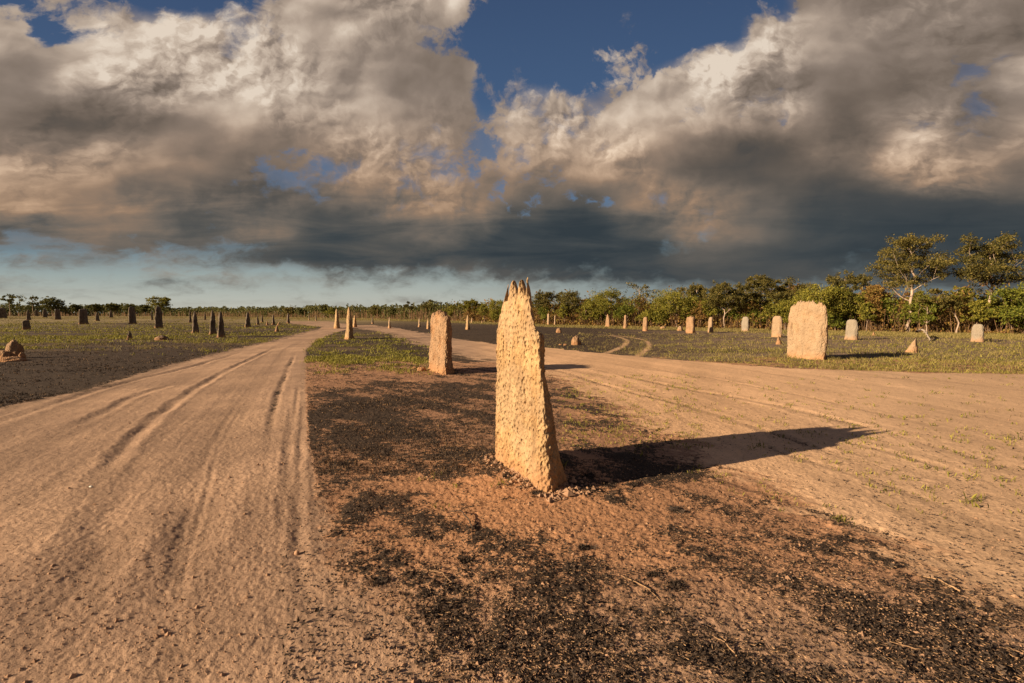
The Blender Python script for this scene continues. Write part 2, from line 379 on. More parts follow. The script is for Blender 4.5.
# ruts: pixel path, width m, depth m, darkness, lip
RUTS = [([(297, 350), (287, 370), (276, 400), (270, 425), (266, 447)], .09, .022, .85, .008),
        ([(283, 343), (262, 354), (228, 370), (175, 402), (127, 447), (100, 476), (60, 520)], .13, .035, .25, .03),
        ([(250, 350), (190, 367), (135, 380), (90, 392), (18, 416), (-60, 440)], .16, .04, .45, .02),
        ([(180, 383), (133, 397), (109, 410), (60, 432)], .14, .03, .2, .02),
        ([(262, 370), (240, 400), (212, 447), (196, 495), (175, 559), (159, 617), (143, 670)], .05, .005, .10, .003),
        ([(246, 400), (220, 447), (206, 495), (187, 559), (173, 617), (158, 670)], .04, .006, .05, .003),
        ([(305, 400), (300, 450), (297, 500), (300, 560), (310, 620)], .07, .014, .12, .010),
        ([(293, 400), (287, 450), (283, 500), (284, 540)], .06, .010, .08, .008),
        ([(299, 380), (294, 430), (290, 480), (291, 520)], .05, .010, .08, .008),
        ([(150, 450), (110, 520), (88, 570), (60, 640)], .25, .03, .08, .015),
        ([(205, 500), (190, 540), (150, 600), (130, 640)], .2, .018, .03, .01),
        ([(560, 372), (614, 388), (696, 408), (760, 428), (860, 462), (1024, 520)], .14, .020, .42, .012),
        ([(580, 366), (673, 386), (755, 401), (841, 420), (1013, 469), (1150, 505)], .16, .022, .40, .012),
        ([(620, 362), (700, 376), (800, 395), (900, 418), (1024, 446)], .12, .012, .22, .008),
        ([(470, 352), (520, 362), (560, 371), (620, 390)], .14, .015, .4, .01),
        ([(740, 440), (836, 468), (930, 500), (1024, 540)], .12, .018, .32, .01),
        ([(782, 425), (890, 452), (1024, 492)], .10, .014, .30, .01),
        ([(700, 470), (800, 505), (900, 542), (1024, 590)], .12, .016, .26, .01),
        ([(760, 372), (860, 384), (1024, 396)], .2, .008, .10, .006),
        ([(400, 331), (440, 340), (480, 347), (560, 357), (700, 374), (860, 394), (1024, 420)], .5, .012, .03, .01),
        ([(800, 372), (920, 380), (1024, 387)], .25, .012, .3, .01)]
RUTS = [(smooth_line([gp(*p) for p in l], 3), a, b2, c2, d2) for l, a, b2, c2, d2 in RUTS]

TRK_R = [gp(*p) for p in [(334, 333), (316, 341)] + trackR]
RD_D = [gp(*p) for p in roadD]
TRK_L = [gp(*p) for p in [(318, 329.5), (300, 333)] + trackL]
def blob(x, y, px, py, sx, sy):
    cx, cy = gp(px, py); return np.exp(-(((x - cx) / sx) ** 2 + ((y - cy) / sy) ** 2))
def ground_fields(x, y):
    r = np.hypot(x, y)
    jit = fbm2(x, y, .9, 4, 5); jit2 = fbm2(x, y, 7, 3, 6)
    amp = np.clip(.02 * r, .02, .8)
    jx = x + jit * amp + jit2 * .04 * np.clip(r / 4, .6, 2); jy = y + fbm2(x, y, .9, 3, 9) * amp * 1.5
    track = inpoly(x + jit2 * .015 * np.clip(r / 3, 1, 3), y, P_track); road = inpoly(jx, jy, P_road)
    # distance-ish softness on the road's burnt edge comes from the jitter
    tw = np.zeros(x.shape)
    for l in twin:
        d, _ = linedist(x, y, l, 3); tw = np.maximum(tw, (1 - ss(np.abs(d) + .12 * jit2, .05, .19)) * .8)
    sf = track.astype(float)
    for ln_, flip in ((TRK_R, 1), (TRK_L, 1)):
        d, _ = linedist(x, y, ln_, 2.0); sel = np.abs(d) < 1.6
        wd_ = np.interp(r, [2, 3.2, 4.6, 7], [.34, .20, .05, .03]) if ln_ is TRK_R else .12 + r * .012
        din = np.where(track, np.abs(d), -np.abs(d)) + (jit2 * .8 + fbm2(x, y, 22, 3, 77) * .8) * wd_ * 1.2
        sf = np.where(sel, ss(din, -wd_, wd_), sf)
    rf = road.astype(float)
    d, _ = linedist(x, y, RD_D, 2.0); sel = np.abs(d) < 1.6; wd_ = .10 + .045 * np.clip(r, 2, 12)
    diag = fbm2((x * .75 - y * .66) * .6, (x * .66 + y * .75) * 2.2, 1.6, 4, 71)
    din = np.where(road, np.abs(d), -np.abs(d)) + (diag * 1.6 + jit2 * .5 + fbm2(x, y, 22, 3, 78) * .6) * wd_
    rf = np.where(sel, ss(din, -wd_ * .7, wd_ * .7), rf)
    sand = np.maximum(np.maximum(sf, rf), tw)
    streak = fbm2(x * .18, y, .55, 4, 21)                 # bands running left to right
    fine = fbm2(x, y, 3.2, 5, 31, .6); mid = fbm2(x, y, .8, 4, 33)
    vfine = fbm2(x, y, 14, 4, 35, .6)
    # --- char density away from the sand
    ch = np.zeros(x.shape)
    middle = (y < 16.5 + 2.2 * jit) & (x / np.maximum(y, .5) > -.455) & ~((sf > .5) & (y > 4.5))
    ch = np.where(middle, .39, ch)
    ch = ch + np.where(middle, .52 * blob(x, y, 370, 410, 1.7, 3.2) + .12 * blob(x, y, 345, 470, .8, 1.2) + .06 * blob(x, y, 560, 640, .55, .35)
                       + .08 * blob(x, y, 900, 600, 1.1, .55) + .06 * blob(x, y, 760, 650, .6, .4) + .10 * blob(x, y, 700, 540, .5, .35) + .12 * blob(x, y, 450, 620, .35, .45) + .16 * blob(x, y, 400, 500, .5, .8)
                       + .50 * blob(x, y, 650, 470, .55, .55) + .25 * blob(x, y, 610, 400, 1.2, 2) + .25 * blob(x, y, 470, 395, 1.8, 2.0)
                       - .04 * blob(x, y, 530, 505, .85, .75) - .15 * blob(x, y, 640, 540, .5, .4), 0)
    # diagonal combing of the burnt grass beside the road
    ch = ch + np.where(middle, (fine * .60 + mid * .25 + diag * .62 + vfine * .45) * .95, 0)
    leftfield = (x / np.maximum(y, .5) <= -.455) & ~track & (~middle)
    ch = np.where(leftfield & (r < 26), 1.1 - .45 * ss(r, 15, 24) + fine * .30 + vfine * .25, ch)
    ch = np.where(leftfield & (r >= 26), .40 + streak * .9 + fine * .2, ch)
    farmid = (~middle) & (~leftfield) & ~road
    xr = x / np.maximum(y, 1)
    ch = np.where(farmid, .30 + streak * .7 + fine * .4 + .42 * ss(-xr, -.30, -.12) * (1 - ss(-xr, .22, .30)), ch)
    ch = np.where(farmid, ch - .25 * ss(r, 50, 75), ch)
    # bits spilling on the sand
    edge = np.where(road, .10 + .30 * (fine * .6 + .2) * blob(x, y, 760, 470, 2.2, 2.0) + .14 * fine + .16 * blob(x, y, 560, 372, 3, 2.4), .02 + .18 * vfine * ss(fine, -.1, .5))
    ch = ch * (1 - sand) + edge * sand
    # --- colours
    def L(c): return np.array(c)[None, :]
    def mixc(f, a, b_): return a * (1 - f[:, None]) + b_ * f[:, None]
    one = np.ones((len(x), 1))
    sandc = mixc(ss(mid + .4 * fine, -.5, .6), L((.35, .222, .148)) * one, L((.45, .285, .186)) * one)
    sandc = mixc(ss(x + .1 * y, -.2, 2.2) * .9, sandc, L((.66, .40, .228)) * one)
    sandc = mixc(ss(x / np.maximum(y, .5), .25, .9) * .5, sandc, L((.48, .325, .21)) * one)
    dR, pR = linedist(x, y, TRK_R, 7); dD, pD = linedist(x, y, RD_D, 9)
    dRr = np.where(np.abs(dR) < 7, dR, 3); dDr = np.where(np.abs(dD) < 9, dD, 4)
    run = np.where(sf > .5, fbm2(dRr * 4.5 + .15 * jit2, pR * 5, 1, 4, 83, .6), fbm2(dDr * 2.6 + .15 * jit2, pD * 6, 1, 4, 84, .6))
    sandc = sandc * (1 + .26 * run + .10 * vfine)[:, None]
    wheel = ss(fbm2((x * .35 + y * .94) * .25, (x * .94 - y * .35) * 1.2, 1, 3, 55), -.3, .5)
    sandc = sandc * (.86 + .14 * wheel)[:, None]
    soilc = mixc(ss(fine + .5 * mid, -.5, .5), L((.28, .150, .088)) * one, L((.44, .235, .13)) * one)
    soilc = mixc(np.clip(blob(x, y, 530, 500, 1.4, 1.2), 0, 1) * .7, soilc, L((.47, .235, .115)) * one)
    soilc = mixc(ss(y, 3.2, 2.2) * .6, soilc, L((.33, .22, .15)) * one)
    fieldc = mixc(ss(streak + .5 * fine, -.35, .4), L((.050, .033, .024)) * one, L((.150, .100, .058)) * one)
    fieldc = mixc(ss(r, 60, 130), fieldc, L((.25, .185, .085)) * one)
    rightf = ss(x / np.maximum(y, .5), .15, .5) * (y > 10)
    fieldc = mixc(rightf * .6, fieldc, L((.27, .185, .13)) * one)
    wedge = (y < 16.5 + 2.2 * jit) & (x / np.maximum(y, .5) > -.455)
    base = mixc(wedge.astype(float), fieldc, soilc)
    burnt = leftfield & (r < 28)
    base = mixc(burnt * .8, base, L((.052, .034, .025)) * one)
    col = mixc(sand, base, sandc)
    gray = road | track
    # --- height
    near = 1 - ss(r, 18, 40)
    h = (.010 * mid + .008 * fine * (1 - .7 * sand)) * near
    clod = np.abs(fbm2(x, y, 16, 3, 41)); 
    vf2 = fbm2(x, y, 34, 3, 43, .6)
    h = h + near * (1 - sand) * (.005 * vfine + .0075 * vf2 + .012 * np.clip(fine, 0, 1) * ss(ch, .2, .7) + .006 * clod)
    h = h + near * sand * (.0065 * run * (1 - ss(r, 3, 20) * .4) + .003 * vfine + .003 * ss(fbm2(x * .8 + y * .5, y * .8 - x * .5, 18, 3, 47), .15, .6) + .004 * fbm2(x, y, 40, 2, 49))
    grad = np.zeros(x.shape); 
    tread = np.sin((x * .94 - y * .33) * 60) * .0018
    for pts, wd, dp, dk, lip in RUTS:
        wid = wd * .62
        jw = fbm2(x, y, 2.4, 2, 91)
        d, par = linedist(x, y, pts, wd * 5 + .2)
        d = np.abs(d + jw * wd * .3); fade = ss(par, 0, .2) * (1 - ss(par, .62, 1)) * (.72 + .38 * vn2(x * 1.1, y * 1.1, 93))
        gsh = np.exp(-(d / wid) ** 2) * fade; ls = np.exp(-((d - 1.9 * wid) / (.7 * wid)) ** 2) * fade
        far = 1 + ss(r, 8, 20)
        h = h - (gsh * dp * .75 - ls * lip * .35) * near * (1 + .5 * vfine)
        ch = ch + gsh * dk * 1.1 * (.7 + .6 * fine + .5 * vfine)
        col = col * (1 - .25 * (gsh * min(1, dk * 1.5))[:, None])
    # soil skirt round the tall mound
    dm = np.hypot((x - MX - .02), (y - MY - .35) * .7)
    h = h + .055 * np.exp(-(dm / .55) ** 2)
    col = np.clip(col, .01, .9)
    return h, col, np.clip(ch, 0, 1.2), track, road

a_front = np.linspace(-R(57), R(57), 1040); a_back = np.linspace(R(57), R(303), 90)[1:-1]
ang = np.concatenate([a_front, a_back])
rad = np.concatenate([np.geomspace(.15, 1.75, 26)[:-1], np.exp(np.arange(math.log(1.75), math.log(30), .0041))])
rad = np.concatenate([rad, np.geomspace(rad[-1], 5000, 300)[1:]])
A_, R_ = np.meshgrid(ang, rad)
gxv, gyv = (np.sin(A_) * R_).ravel(), (np.cos(A_) * R_).ravel()
H_, COL_, CH_, TR_, RD_ = ground_fields(gxv, gyv)
GV = np.c_[gxv, gyv, H_]
na, nr = len(ang), len(rad)
ii, jj = np.meshgrid(np.arange(nr - 1), np.arange(na), indexing='ij'); j2 = (jj + 1) % na
GF = np.stack([ii * na + jj, (ii + 1) * na + jj, (ii + 1) * na + j2, ii * na + j2], -1).reshape(-1, 4)[:, ::-1]
ft = TR_[GF].sum(1) >= 2; fr = (RD_[GF].sum(1) >= 2) & ~ft
def ground_piece(name, sel, extra=None, label=None):
    f = GF[sel]; used, inv = np.unique(f, return_inverse=True); f = inv.reshape(-1, 4)
    o = raw_mesh(name, GV[used], f, M_ground, attrs={'gcol': COL_[used], 'char': CH_[used]})
    return tag(o, label, None, None, 'structure')
ground_piece('ground', ~(ft | fr), label='flat burnt and grassy plain between the two sandy tracks')
ground_piece('dirt_track', ft, label='rutted sandy track running up the left side')
ground_piece('dirt_road', fr, label='wide sandy road crossing to the right')
cen = raw_mesh('ground', [(math.sin(t) * .15, math.cos(t) * .15, 0) for t in np.linspace(0, 2 * math.pi, 16, endpoint=False)], [list(range(16))[::-1]], M_ground,
               attrs={'gcol': np.tile([.45, .3, .2], (16, 1)), 'char': np.zeros(16)})
tag(cen, 'patch of sandy ground under the camera', None, None, 'structure')
def ground_h(x, y):
    h, *_ = ground_fields(np.atleast_1d(np.float64(x)), np.atleast_1d(np.float64(y))); return h

# ------------------------------------------------------------------ termite mounds
T_AZ = R(-27.5)                                                            # every slab points the same way
TD = (math.sin(T_AZ), math.cos(T_AZ))
def mound_mesh(H, top_s, top_h, zs, u0, u1, Tb, Tt, ns=60, nv=60, seed=0, relief=.02, fine=.006, fscale=30, flute=.012, skirt=.06, pexp=3.2, flatwest=False, chamf=0.0):
    """slab in local X (length), Y (thickness). u0/u1: ends at heights zs. top_h(s): height of the crest along the slab."""
    k = np.linspace(0, 2 * np.pi, 2 * ns, endpoint=False)
    cs = np.cos(k); s = -cs
    side = np.where(np.sin(k) >= 0, 1.0, -1.0); side[0] = 1; side[ns] = -1
    Hs = np.interp(s, top_s, top_h)
    v_ = np.concatenate([np.linspace(0, .9, int(nv * .8), endpoint=False), .9 + .1 * np.sin(np.linspace(0, np.pi / 2, nv - int(nv * .8)))])
    V, S = np.meshgrid(v_, s, indexing='ij'); SD = np.broadcast_to(side, V.shape); HS = np.broadcast_to(Hs, V.shape)
    Z = V * HS
    U0 = np.interp(Z, zs, u0); U1 = np.interp(Z, zs, u1)
    hw = (U1 - U0) / 2 * (1 + skirt * np.exp(-Z / .10)); X = (U0 + U1) / 2 + S * hw
    prof = np.sqrt(np.clip(1 - np.abs(S) ** pexp, 0, 1))
    ht = (Tb + (Tt - Tb) * np.clip(Z / H, 0, 1) ** .8) * .5 + .5 * skirt * np.exp(-Z / .12)
    v00 = .95 if pexp > 8 else .86
    tz = np.sqrt(np.clip(1 - np.clip((V - v00) / (1 - v00), 0, 1) ** 2, .0004, 1))
    X = X + chamf * np.clip(ht - SD * ht * prof, 0, 1) * np.clip(-S, 0, 1) ** 3
    Y = SD * ht * prof * tz - (ht * .8 if flatwest else 0)
    # normals
    P = np.stack([X, Y, Z], -1)
    dk = np.roll(P, -1, 1) - np.roll(P, 1, 1); dv = np.gradient(P, axis=0)
    N = np.cross(dk, dv); N /= np.linalg.norm(N, axis=-1, keepdims=True) + 1e-9
    out = np.sign((N[..., 1] * SD).mean()); N *= out
    xr, yr, zr = X.ravel() + seed * 3.7, Y.ravel() * 1.5 + seed, Z.ravel()
    d = relief * fbm3(xr, yr, zr * .45, 4.5, 3, seed) + flute * (vn3(xr * 8, yr * 8, zr * 1.1, seed + 3) + .6 * (.5 - np.abs(vn3(xr * 15, yr * 15, zr * 2.2, seed + 4)))) * (1 - .6 * ss(V.ravel(), .75, .92))
    d += fine * fbm3(xr, yr, zr * .8, fscale, 3, seed + 7, .6) * 1.6
    amp_ = .55 + .9 * ss(fbm3(xr, yr, zr, 3.2, 2, seed + 12), -.35, .5)
    pit = vn3(xr * fscale * 1.1, yr * fscale, zr * fscale * .75, seed + 9); d -= fine * 1.9 * amp_ * np.clip(pit - .2, 0, 1)
    d = d.reshape(V.shape) * np.clip(ht * 14, .15, 1) * (1 - .8 * ss(V, .90, .98))
    P = P + N * d[..., None]; P[0, :, 2] = -.12; P[..., 2] = np.where(V > 0, P[..., 2], -.12)
    n2 = 2 * ns; ii, jj = np.meshgrid(np.arange(len(v_) - 1), np.arange(n2), indexing='ij'); j2_ = (jj + 1) % n2
    Fq = np.stack([ii * n2 + jj, ii * n2 + j2_, (ii + 1) * n2 + j2_, (ii + 1) * n2 + jj], -1).reshape(-1, 4)
    b0 = (len(v_) - 1) * n2
    cap = [[b0 + i, b0 + i + 1, b0 + (n2 - i - 1) % n2, b0 + (n2 - i) % n2] for i in range(1, ns - 1)]
    cap += [[b0, b0 + 1, b0 + n2 - 1, b0 + n2 - 1]] if False else []
    Fq = np.vstack([Fq, np.array(cap)])
    return P.reshape(-1, 3), Fq

# the tall mound in front: its outline measured on the slab's plane
BX, BY = gp(551, 497)
def slab_hit(px, py):
    dx, dy, dz = pray(px, py)                 # (BX,BY)+u*TD = t*(dx,dy)
    det = TD[0] * -dy + TD[1] * dx
    t = (TD[0] * -BY + TD[1] * BX) / det
    u = ((t * dx - BX) * TD[0] + (t * dy - BY) * TD[1])
    return u, CH + t * dz
near_ = [slab_hit(*p) for p in [(552, 494), (548.5, 450), (545.5, 410), (542.5, 378), (540, 350), (539, 338), (534.5, 333), (531, 312), (528.5, 296), (526, 281)]]
far_ = [slab_hit(*p) for p in [(492, 462), (493.5, 430), (495.5, 380), (497, 340), (498, 325), (501, 308), (504, 294), (505.5, 286)]]
zs = np.linspace(0, 2.0, 40)
u0 = np.interp(zs, [max(0, a[1]) for a in near_], [a[0] for a in near_]); u1 = np.interp(zs, [max(0, a[1]) for a in far_], [a[0] for a in far_])
tops = [slab_hit(p[0] - 2, p[1]) for p in [(534, 303), (531, 289), (528.5, 279), (526, 300), (523.7, 296), (520.8, 281), (518, 304), (515.3, 293), (512.8, 282), (510, 303), (507.3, 286), (504.8, 303)]]
ts = []; th_ = []
for (u, z) in tops:
    a, b_ = np.interp(z, zs, u0), np.interp(z, zs, u1)
    ts.append(np.clip((u - (a + b_) / 2) / max(.05, (b_ - a) / 2), -1, 1)); th_.append(z)
o_ = np.argsort(ts, kind='stable'); ts = np.array(ts)[o_]; th_ = np.array(th_)[o_]
P, Fq = mound_mesh(1.88, ts, th_, zs, u0, u1, .29, .085, ns=190, nv=330, seed=3, relief=.034, fine=.0095, fscale=26, flute=.022, skirt=.045, pexp=9, flatwest=True, chamf=.75)
rzm = math.atan2(TD[1], TD[0])
mo = raw_mesh('termite_mound', P, Fq, M_mound, loc=(BX, BY, .02), rz=rzm)
tag(mo, 'tall straw coloured slab mound with jagged crest in the centre foreground', 'termite mound', 'termite mounds on the plain')

rng = np.random.default_rng(7)
def mound(pxl, pxr, base, top, style, m, label, T0=.34, res=None, lean=0.0, az=None, group='termite mounds on the plain'):
    pxc = (pxl + pxr) / 2; x, y = gp(pxc, base); D = y
    ppm = F / D; H = (base - top) / ppm * 1.0; Wm = (pxr - pxl) / ppm
    taz = (T_AZ if pxc > 345 else R(-22.5)) if az is None else az
    th = math.atan2(x, y) - taz; sn, cn = abs(math.sin(th)), abs(math.cos(th))
    T1 = min(T0, Wm * .75); Ls = (Wm - T1 * cn) / max(sn, .05)
    Lc = min(max(Ls, .75 * Wm if style != 'spire' else .9 * H * .5), 2.4)
    if Ls != Lc: T1 = max(.12, (Wm - Lc * sn) / cn)
    if T1 < .14 and Lc * sn > Wm: Lc = max(.4, (Wm - .14 * cn) / max(sn, .05)); T1 = .14
    seed = int(rng.integers(1, 9999)); r_ = random.Random(seed)
    s = np.linspace(-1, 1, 61); zs_ = np.linspace(0, H * 1.05, 14); f = zs_ / H
    if style == 'tomb':    top_h = H * (1 - .16 * np.abs(s) ** 5); e = 1 + .06 * np.sin(f * 3.1) - .10 * f
    elif style == 'barrel': top_h = H * (.95 - .05 * s ** 4); e = .82 + .20 * np.sin(np.clip(f * .92 + .10, 0, 1) * np.pi) ** .7
    elif style == 'spire': top_h = H * (1 - .42 * np.abs(s) ** 1.6); e = 1.08 - .40 * f
    elif style == 'cone':  top_h = H * (1 - .5 * np.abs(s - .25) ** 1.2); e = 1.05 - .80 * f
    else:                  top_h = H * (.95 - .1 * s * s); e = 1.03 - .07 * f          # block
    spikes = {'barrel': 16, 'block': 4, 'tomb': 5, 'spire': 3, 'cone': 1}[style]; sa = {'barrel': .045, 'block': .13, 'tomb': .02, 'spire': .03, 'cone': .02}[style]
    for i in range(spikes):
        c_ = -1 + 2 * (i + .5 + r_.uniform(-.25, .25)) / spikes; top_h = top_h + H * sa * r_.uniform(.3, 1) * np.clip(1 - np.abs(s - c_) / (.75 / spikes), 0, 1)
    if style == 'barrel': top_h = top_h - H * .035 * (vn2(s * 4, s * 0, seed) > .2)
    half = Lc / 2 * e; ln = lean * zs_
    near_px = ppm > 14
    if res is None: res = (16, 24) if not near_px else (44, 60)
    k = min(1, D / 25)
    taperT = {'tomb': .55, 'barrel': .5, 'spire': .3, 'cone': .25, 'block': .72}[style]
    P, Fq = mound_mesh(H, s, top_h, zs_, -half + ln, half + ln, T1, T1 * taperT, res[0], res[1], seed % 97, chamf=.85 if 425 < pxc < 480 else .45 if pxc < 480 else 0,
                       relief=.045 * min(1, H / 1.5), fine=.012 if near_px else .02, fscale=22 if near_px else 8, flute=(.020 if style == 'barrel' else .028) * min(1, H / 1.5), skirt=.07, pexp={'block': 9, 'spire': 6, 'cone': 3}.get(style, 5))
    o = raw_mesh('termite_mound', P, Fq, m, loc=(x, y, 0), rz=math.atan2(math.cos(taz), math.sin(taz)))
    return tag(o, label, 'termite mound', group)
O_, PL, GY, DK, ST = M_mound_orange, M_mound_pale, M_mound_grey, M_mound_dark, M_mound
MOUNDS = [
 (428, 455, 372, 311.5, 'block', O_, 'orange blocky mound with spiked crest, just left of the tall foreground mound', .30, (110, 150)),
 (787, 825, 358.8, 299, 'barrel', M_mound_pale, 'giant pale barrel shaped mound with a spiky top, beyond the road on the right', .34, (130, 170)),
 (771, 782.5, 337, 316, 'tomb', PL, 'pale round topped mound right behind the small orange stump, left of the giant one', .35, None),
 (775.5, 782, 344.4, 335.5, 'cone', O_, 'small orange stump at the foot of a pale mound left of the giant one', .35, None),
 (845, 857.5, 339.6, 319.5, 'tomb', GY, 'pale grey rounded slab just right of the giant barrel mound', .35, None),
 (872, 875.5, 336, 331, 'cone', O_, 'tiny orange stub at the tree edge right of the pale grey slab', .3, None),
 (905.5, 917, 352.3, 337, 'cone', PL, 'low triangular pale mound with a bleached branch lying beside it', .6, (60, 60), -.28),
 (972, 982.5, 341.8, 324, 'tomb', GY, 'grey leaning slab mound standing before the right tall tree', .3, None),
 (741, 749.5, 331.8, 316.8, 'tomb', GY, 'pale grey tombstone mound before the dense trees with a notched foot', .35, None),
 (707.5, 713.8, 332.6, 317, 'tomb', PL, 'narrow bullet shaped pale mound between the orange slab and the grey tombstone one', .35, None),
 (685.3, 695.6, 333.2, 316, 'block', O_, 'squarish orange slab mound with flat top, right of the pair of rocks', .4, None),
 (642, 648.5, 331, 317, 'tomb', O_, 'orange slab mound right above the curved wheel tracks', .35, None),
 (623, 627.6, 328.8, 315, 'tomb', O_, 'slim orange mound between the curved wheel tracks and the trees', .35, None),
 (611.8, 615.8, 326, 317.7, 'tomb', O_, 'short orange mound tucked right of a taller knobbly one', .35, None),
 (605, 610, 327, 314, 'spire', O_, 'knobbly orange mound, left one of the touching pair by the trees', .45, None),
 (553.8, 556.2, 325.4, 315.5, 'tomb', PL, 'thinner right one of the two pale mounds just right of the tall foreground mound', .35, None),
 (546.5, 550.2, 325, 313.6, 'tomb', PL, 'wider left one of the two pale mounds just right of the tall foreground mound', .35, None),
 (481, 483.5, 323, 320, 'cone', PL, 'tiny pale stub before the trees left of the tall foreground mound', .35, None),
 (470.8, 472.6, 323, 317.6, 'spire', PL, 'small pale mound directly behind the lone half lit obelisk mound', .35, None),
 (465, 470.6, 329.5, 314.8, 'spire', ST, 'lone half lit obelisk mound in the gap right of the orange blocky one', .6, None),
 (426.4, 429.8, 328.9, 318, 'spire', ST, 'slim mound half hidden behind the left edge of the orange blocky one', .4, None),
 (417.7, 421, 327, 317.6, 'spire', PL, 'small pale mound on the burnt strip left of the orange blocky one', .5, None),
 (387.8, 391.2, 328.2, 317, 'spire', PL, 'small pointed mound with bright left face beyond the road fork', .5, None),
 (371.2, 374, 323.8, 317.2, 'spire', DK, 'small dark mound at the far bend of the sandy road', .5, None),
 (352.3, 357.4, 327, 315.4, 'spire', ST, 'squat mound peeping out behind the half lit tall post mound', .6, None),
 (344.8, 354.5, 339.3, 307, 'spire', ST, 'half lit tall post mound at the top of the grass patch by the fork', .5, (60, 90)),
 (333.8, 340, 328.2, 309, 'spire', ST, 'dark thin spire mound left of the half lit tall post mound', .55, None),
 (315.2, 317.2, 320.6, 315, 'spire', DK, 'right one of two far dark stubs by the tree line beyond the fork', .5, None),
 (308.3, 310.1, 320.1, 314.8, 'spire', DK, 'left one of two far dark stubs by the tree line beyond the fork', .5, None),
 (286.8, 290, 323.2, 312.6, 'spire', DK, 'dark column mound at the left start of the far bare sand', .6, None),
 (275, 279, 331.2, 325, 'cone', O_, 'stubby broken stump in the grass near the left track bend', .7, None),
 (277, 281, 325.2, 322, 'cone', O_, 'low pink remnant beside the dark pointed mound near the track bend', .7, None),
 (271.8, 275.2, 324.8, 314.4, 'spire', DK, 'dark pointed mound between two low pink remnants', .6, None),
 (265.8, 268.8, 325.1, 321, 'cone', O_, 'small pink remnant in the middle of a dark cluster near the track bend', .7, None),
 (261, 263.6, 322.6, 315, 'spire', DK, 'farther right one of two small dark mounds beside the pink remnant', .5, None),
 (256.4, 259.2, 324.7, 315.2, 'spire', DK, 'nearer left one of two small dark mounds beside the pink remnant', .5, None),
 (244.8, 251.2, 327.2, 312, 'spire', DK, 'dark mound with a pale sunlit left flank, just above the left track', .7, None),
 (217.3, 225.2, 337.4, 311.4, 'spire', DK, 'nearest dark pointed mound, with an orange foot, right of its close twin', .6, (50, 70)),
 (209.8, 216.8, 334.6, 309.6, 'spire', DK, 'dark pointed mound touching its orange footed twin on the left', .6, (50, 70)),
 (204, 206.3, 320, 312, 'spire', DK, 'small far dark mound seen between the pointed three by the track', .5, None),
 (192, 199, 333, 311, 'spire', DK, 'dark pointed mound with a light left base, left member of the trio', .6, (50, 70)),
 (188.8, 191.8, 322.6, 309.6, 'spire', DK, 'distant dark post just left behind the trio of pointed mounds', .5, None),
 (154.8, 163.2, 328.2, 306.6, 'tomb', DK, 'broad black round topped mound in front of the pale green lone tree', .6, (50, 70)),
 (151, 153.2, 320, 309, 'spire', DK, 'far thin dark mound just left of the broad black round topped one', .5, None),
 (128.8, 136.8, 323.8, 306.5, 'tomb', DK, 'black mound leaning left, alone in the grass', .55, None, -.10),
 (127.6, 132.2, 339.8, 330.6, 'spire', DK, 'short dark stub in the green grass below the leaning black mound', .6, None),
 (109.3, 113, 317.6, 310, 'spire', DK, 'far dark mound against the tree line left of the leaning black one', .5, None),
 (95.4, 99.6, 321, 312, 'spire', DK, 'small dark mound right of the wide black block mound', .5, None),
 (79.4, 88, 324.2, 309, 'block', DK, 'wide black block mound with a light left edge', .6, None),
 (54.8, 61, 319.6, 309, 'tomb', DK, 'dark mound under the bushy tree at far left', .6, None),
 (43, 47.4, 317.6, 309.6, 'tomb', DK, 'dark mound left of the one under the bushy tree', .5, None),
 (34.8, 38.4, 316.2, 310, 'tomb', DK, 'most distant small dark mound below the sparse far left trees', .5, None),
 (26.5, 30.8, 320, 309.2, 'spire', DK, 'dark narrow mound right behind the squat black stump', .6, None),
 (23, 30, 329.6, 320, 'block', DK, 'squat black stump in the left field, above the reddish rubble', .7, None),
 (-5, 6, 318.3, 308, 'block', DK, 'dark mound cut by the left edge of the view', .7, None),
]
for a in MOUNDS:
    pl, pr, ba, to, st, m_, lb, T0, res = a[:9]
    mound(pl, pr, ba, to, st, m_, lb, T0, res, a[9] if len(a) > 9 else 0)

def lump_mesh(w_, d_, h_, seed, n=26, rough=.35, flat=.35):
    u = np.linspace(0, 2 * np.pi, 2 * n, endpoint=False); v_ = np.linspace(0, np.pi * .62, n)
    U, V = np.meshgrid(u, v_); x, y, z = np.sin(V) * np.cos(U), np.sin(V) * np.sin(U), np.cos(V)
    f = 1 + rough * fbm3(x.ravel(), y.ravel(), z.ravel(), 1.6, 5, seed, .6).reshape(U.shape)
    P = np.stack([x * f * w_ / 2, y * f * d_ / 2, (z * f + .1) * h_ / 1.1], -1).reshape(-1, 3)
    m2 = 2 * n; ii, jj = np.meshgrid(np.arange(n - 1), np.arange(m2), indexing='ij'); j2_ = (jj + 1) % m2
    return P, np.stack([ii * m2 + jj, (ii + 1) * m2 + jj, (ii + 1) * m2 + j2_, ii * m2 + j2_], -1).reshape(-1, 4)
def rock(px, base, top, wpx, m, label, name='earth_clod', cat='earth clod', seed=1, group=None):
    x, y = gp(px, base); ppm = F / y; P, Fq = lump_mesh(wpx / ppm, wpx / ppm * .8, (base - top) / ppm, seed, 22)
    return tag(raw_mesh(name, P, Fq, m, loc=(x, y + .1, 0)), label, cat, group)
rock(576.5, 345, 336.5, 10, O_, 'orange lump on burnt ground beyond the road, two flat chips at its left', seed=4)
rock(559, 332.7, 327.6, 5, O_, 'small orange lump far behind the larger one on the burnt ground', seed=5)
rock(565.5, 345.5, 343.8, 4, O_, 'flat orange chip right of its farther twin by the orange lump', seed=6)
rock(560.5, 345.2, 343.8, 3.4, O_, 'flat orange chip farthest left of the orange lump', seed=7)
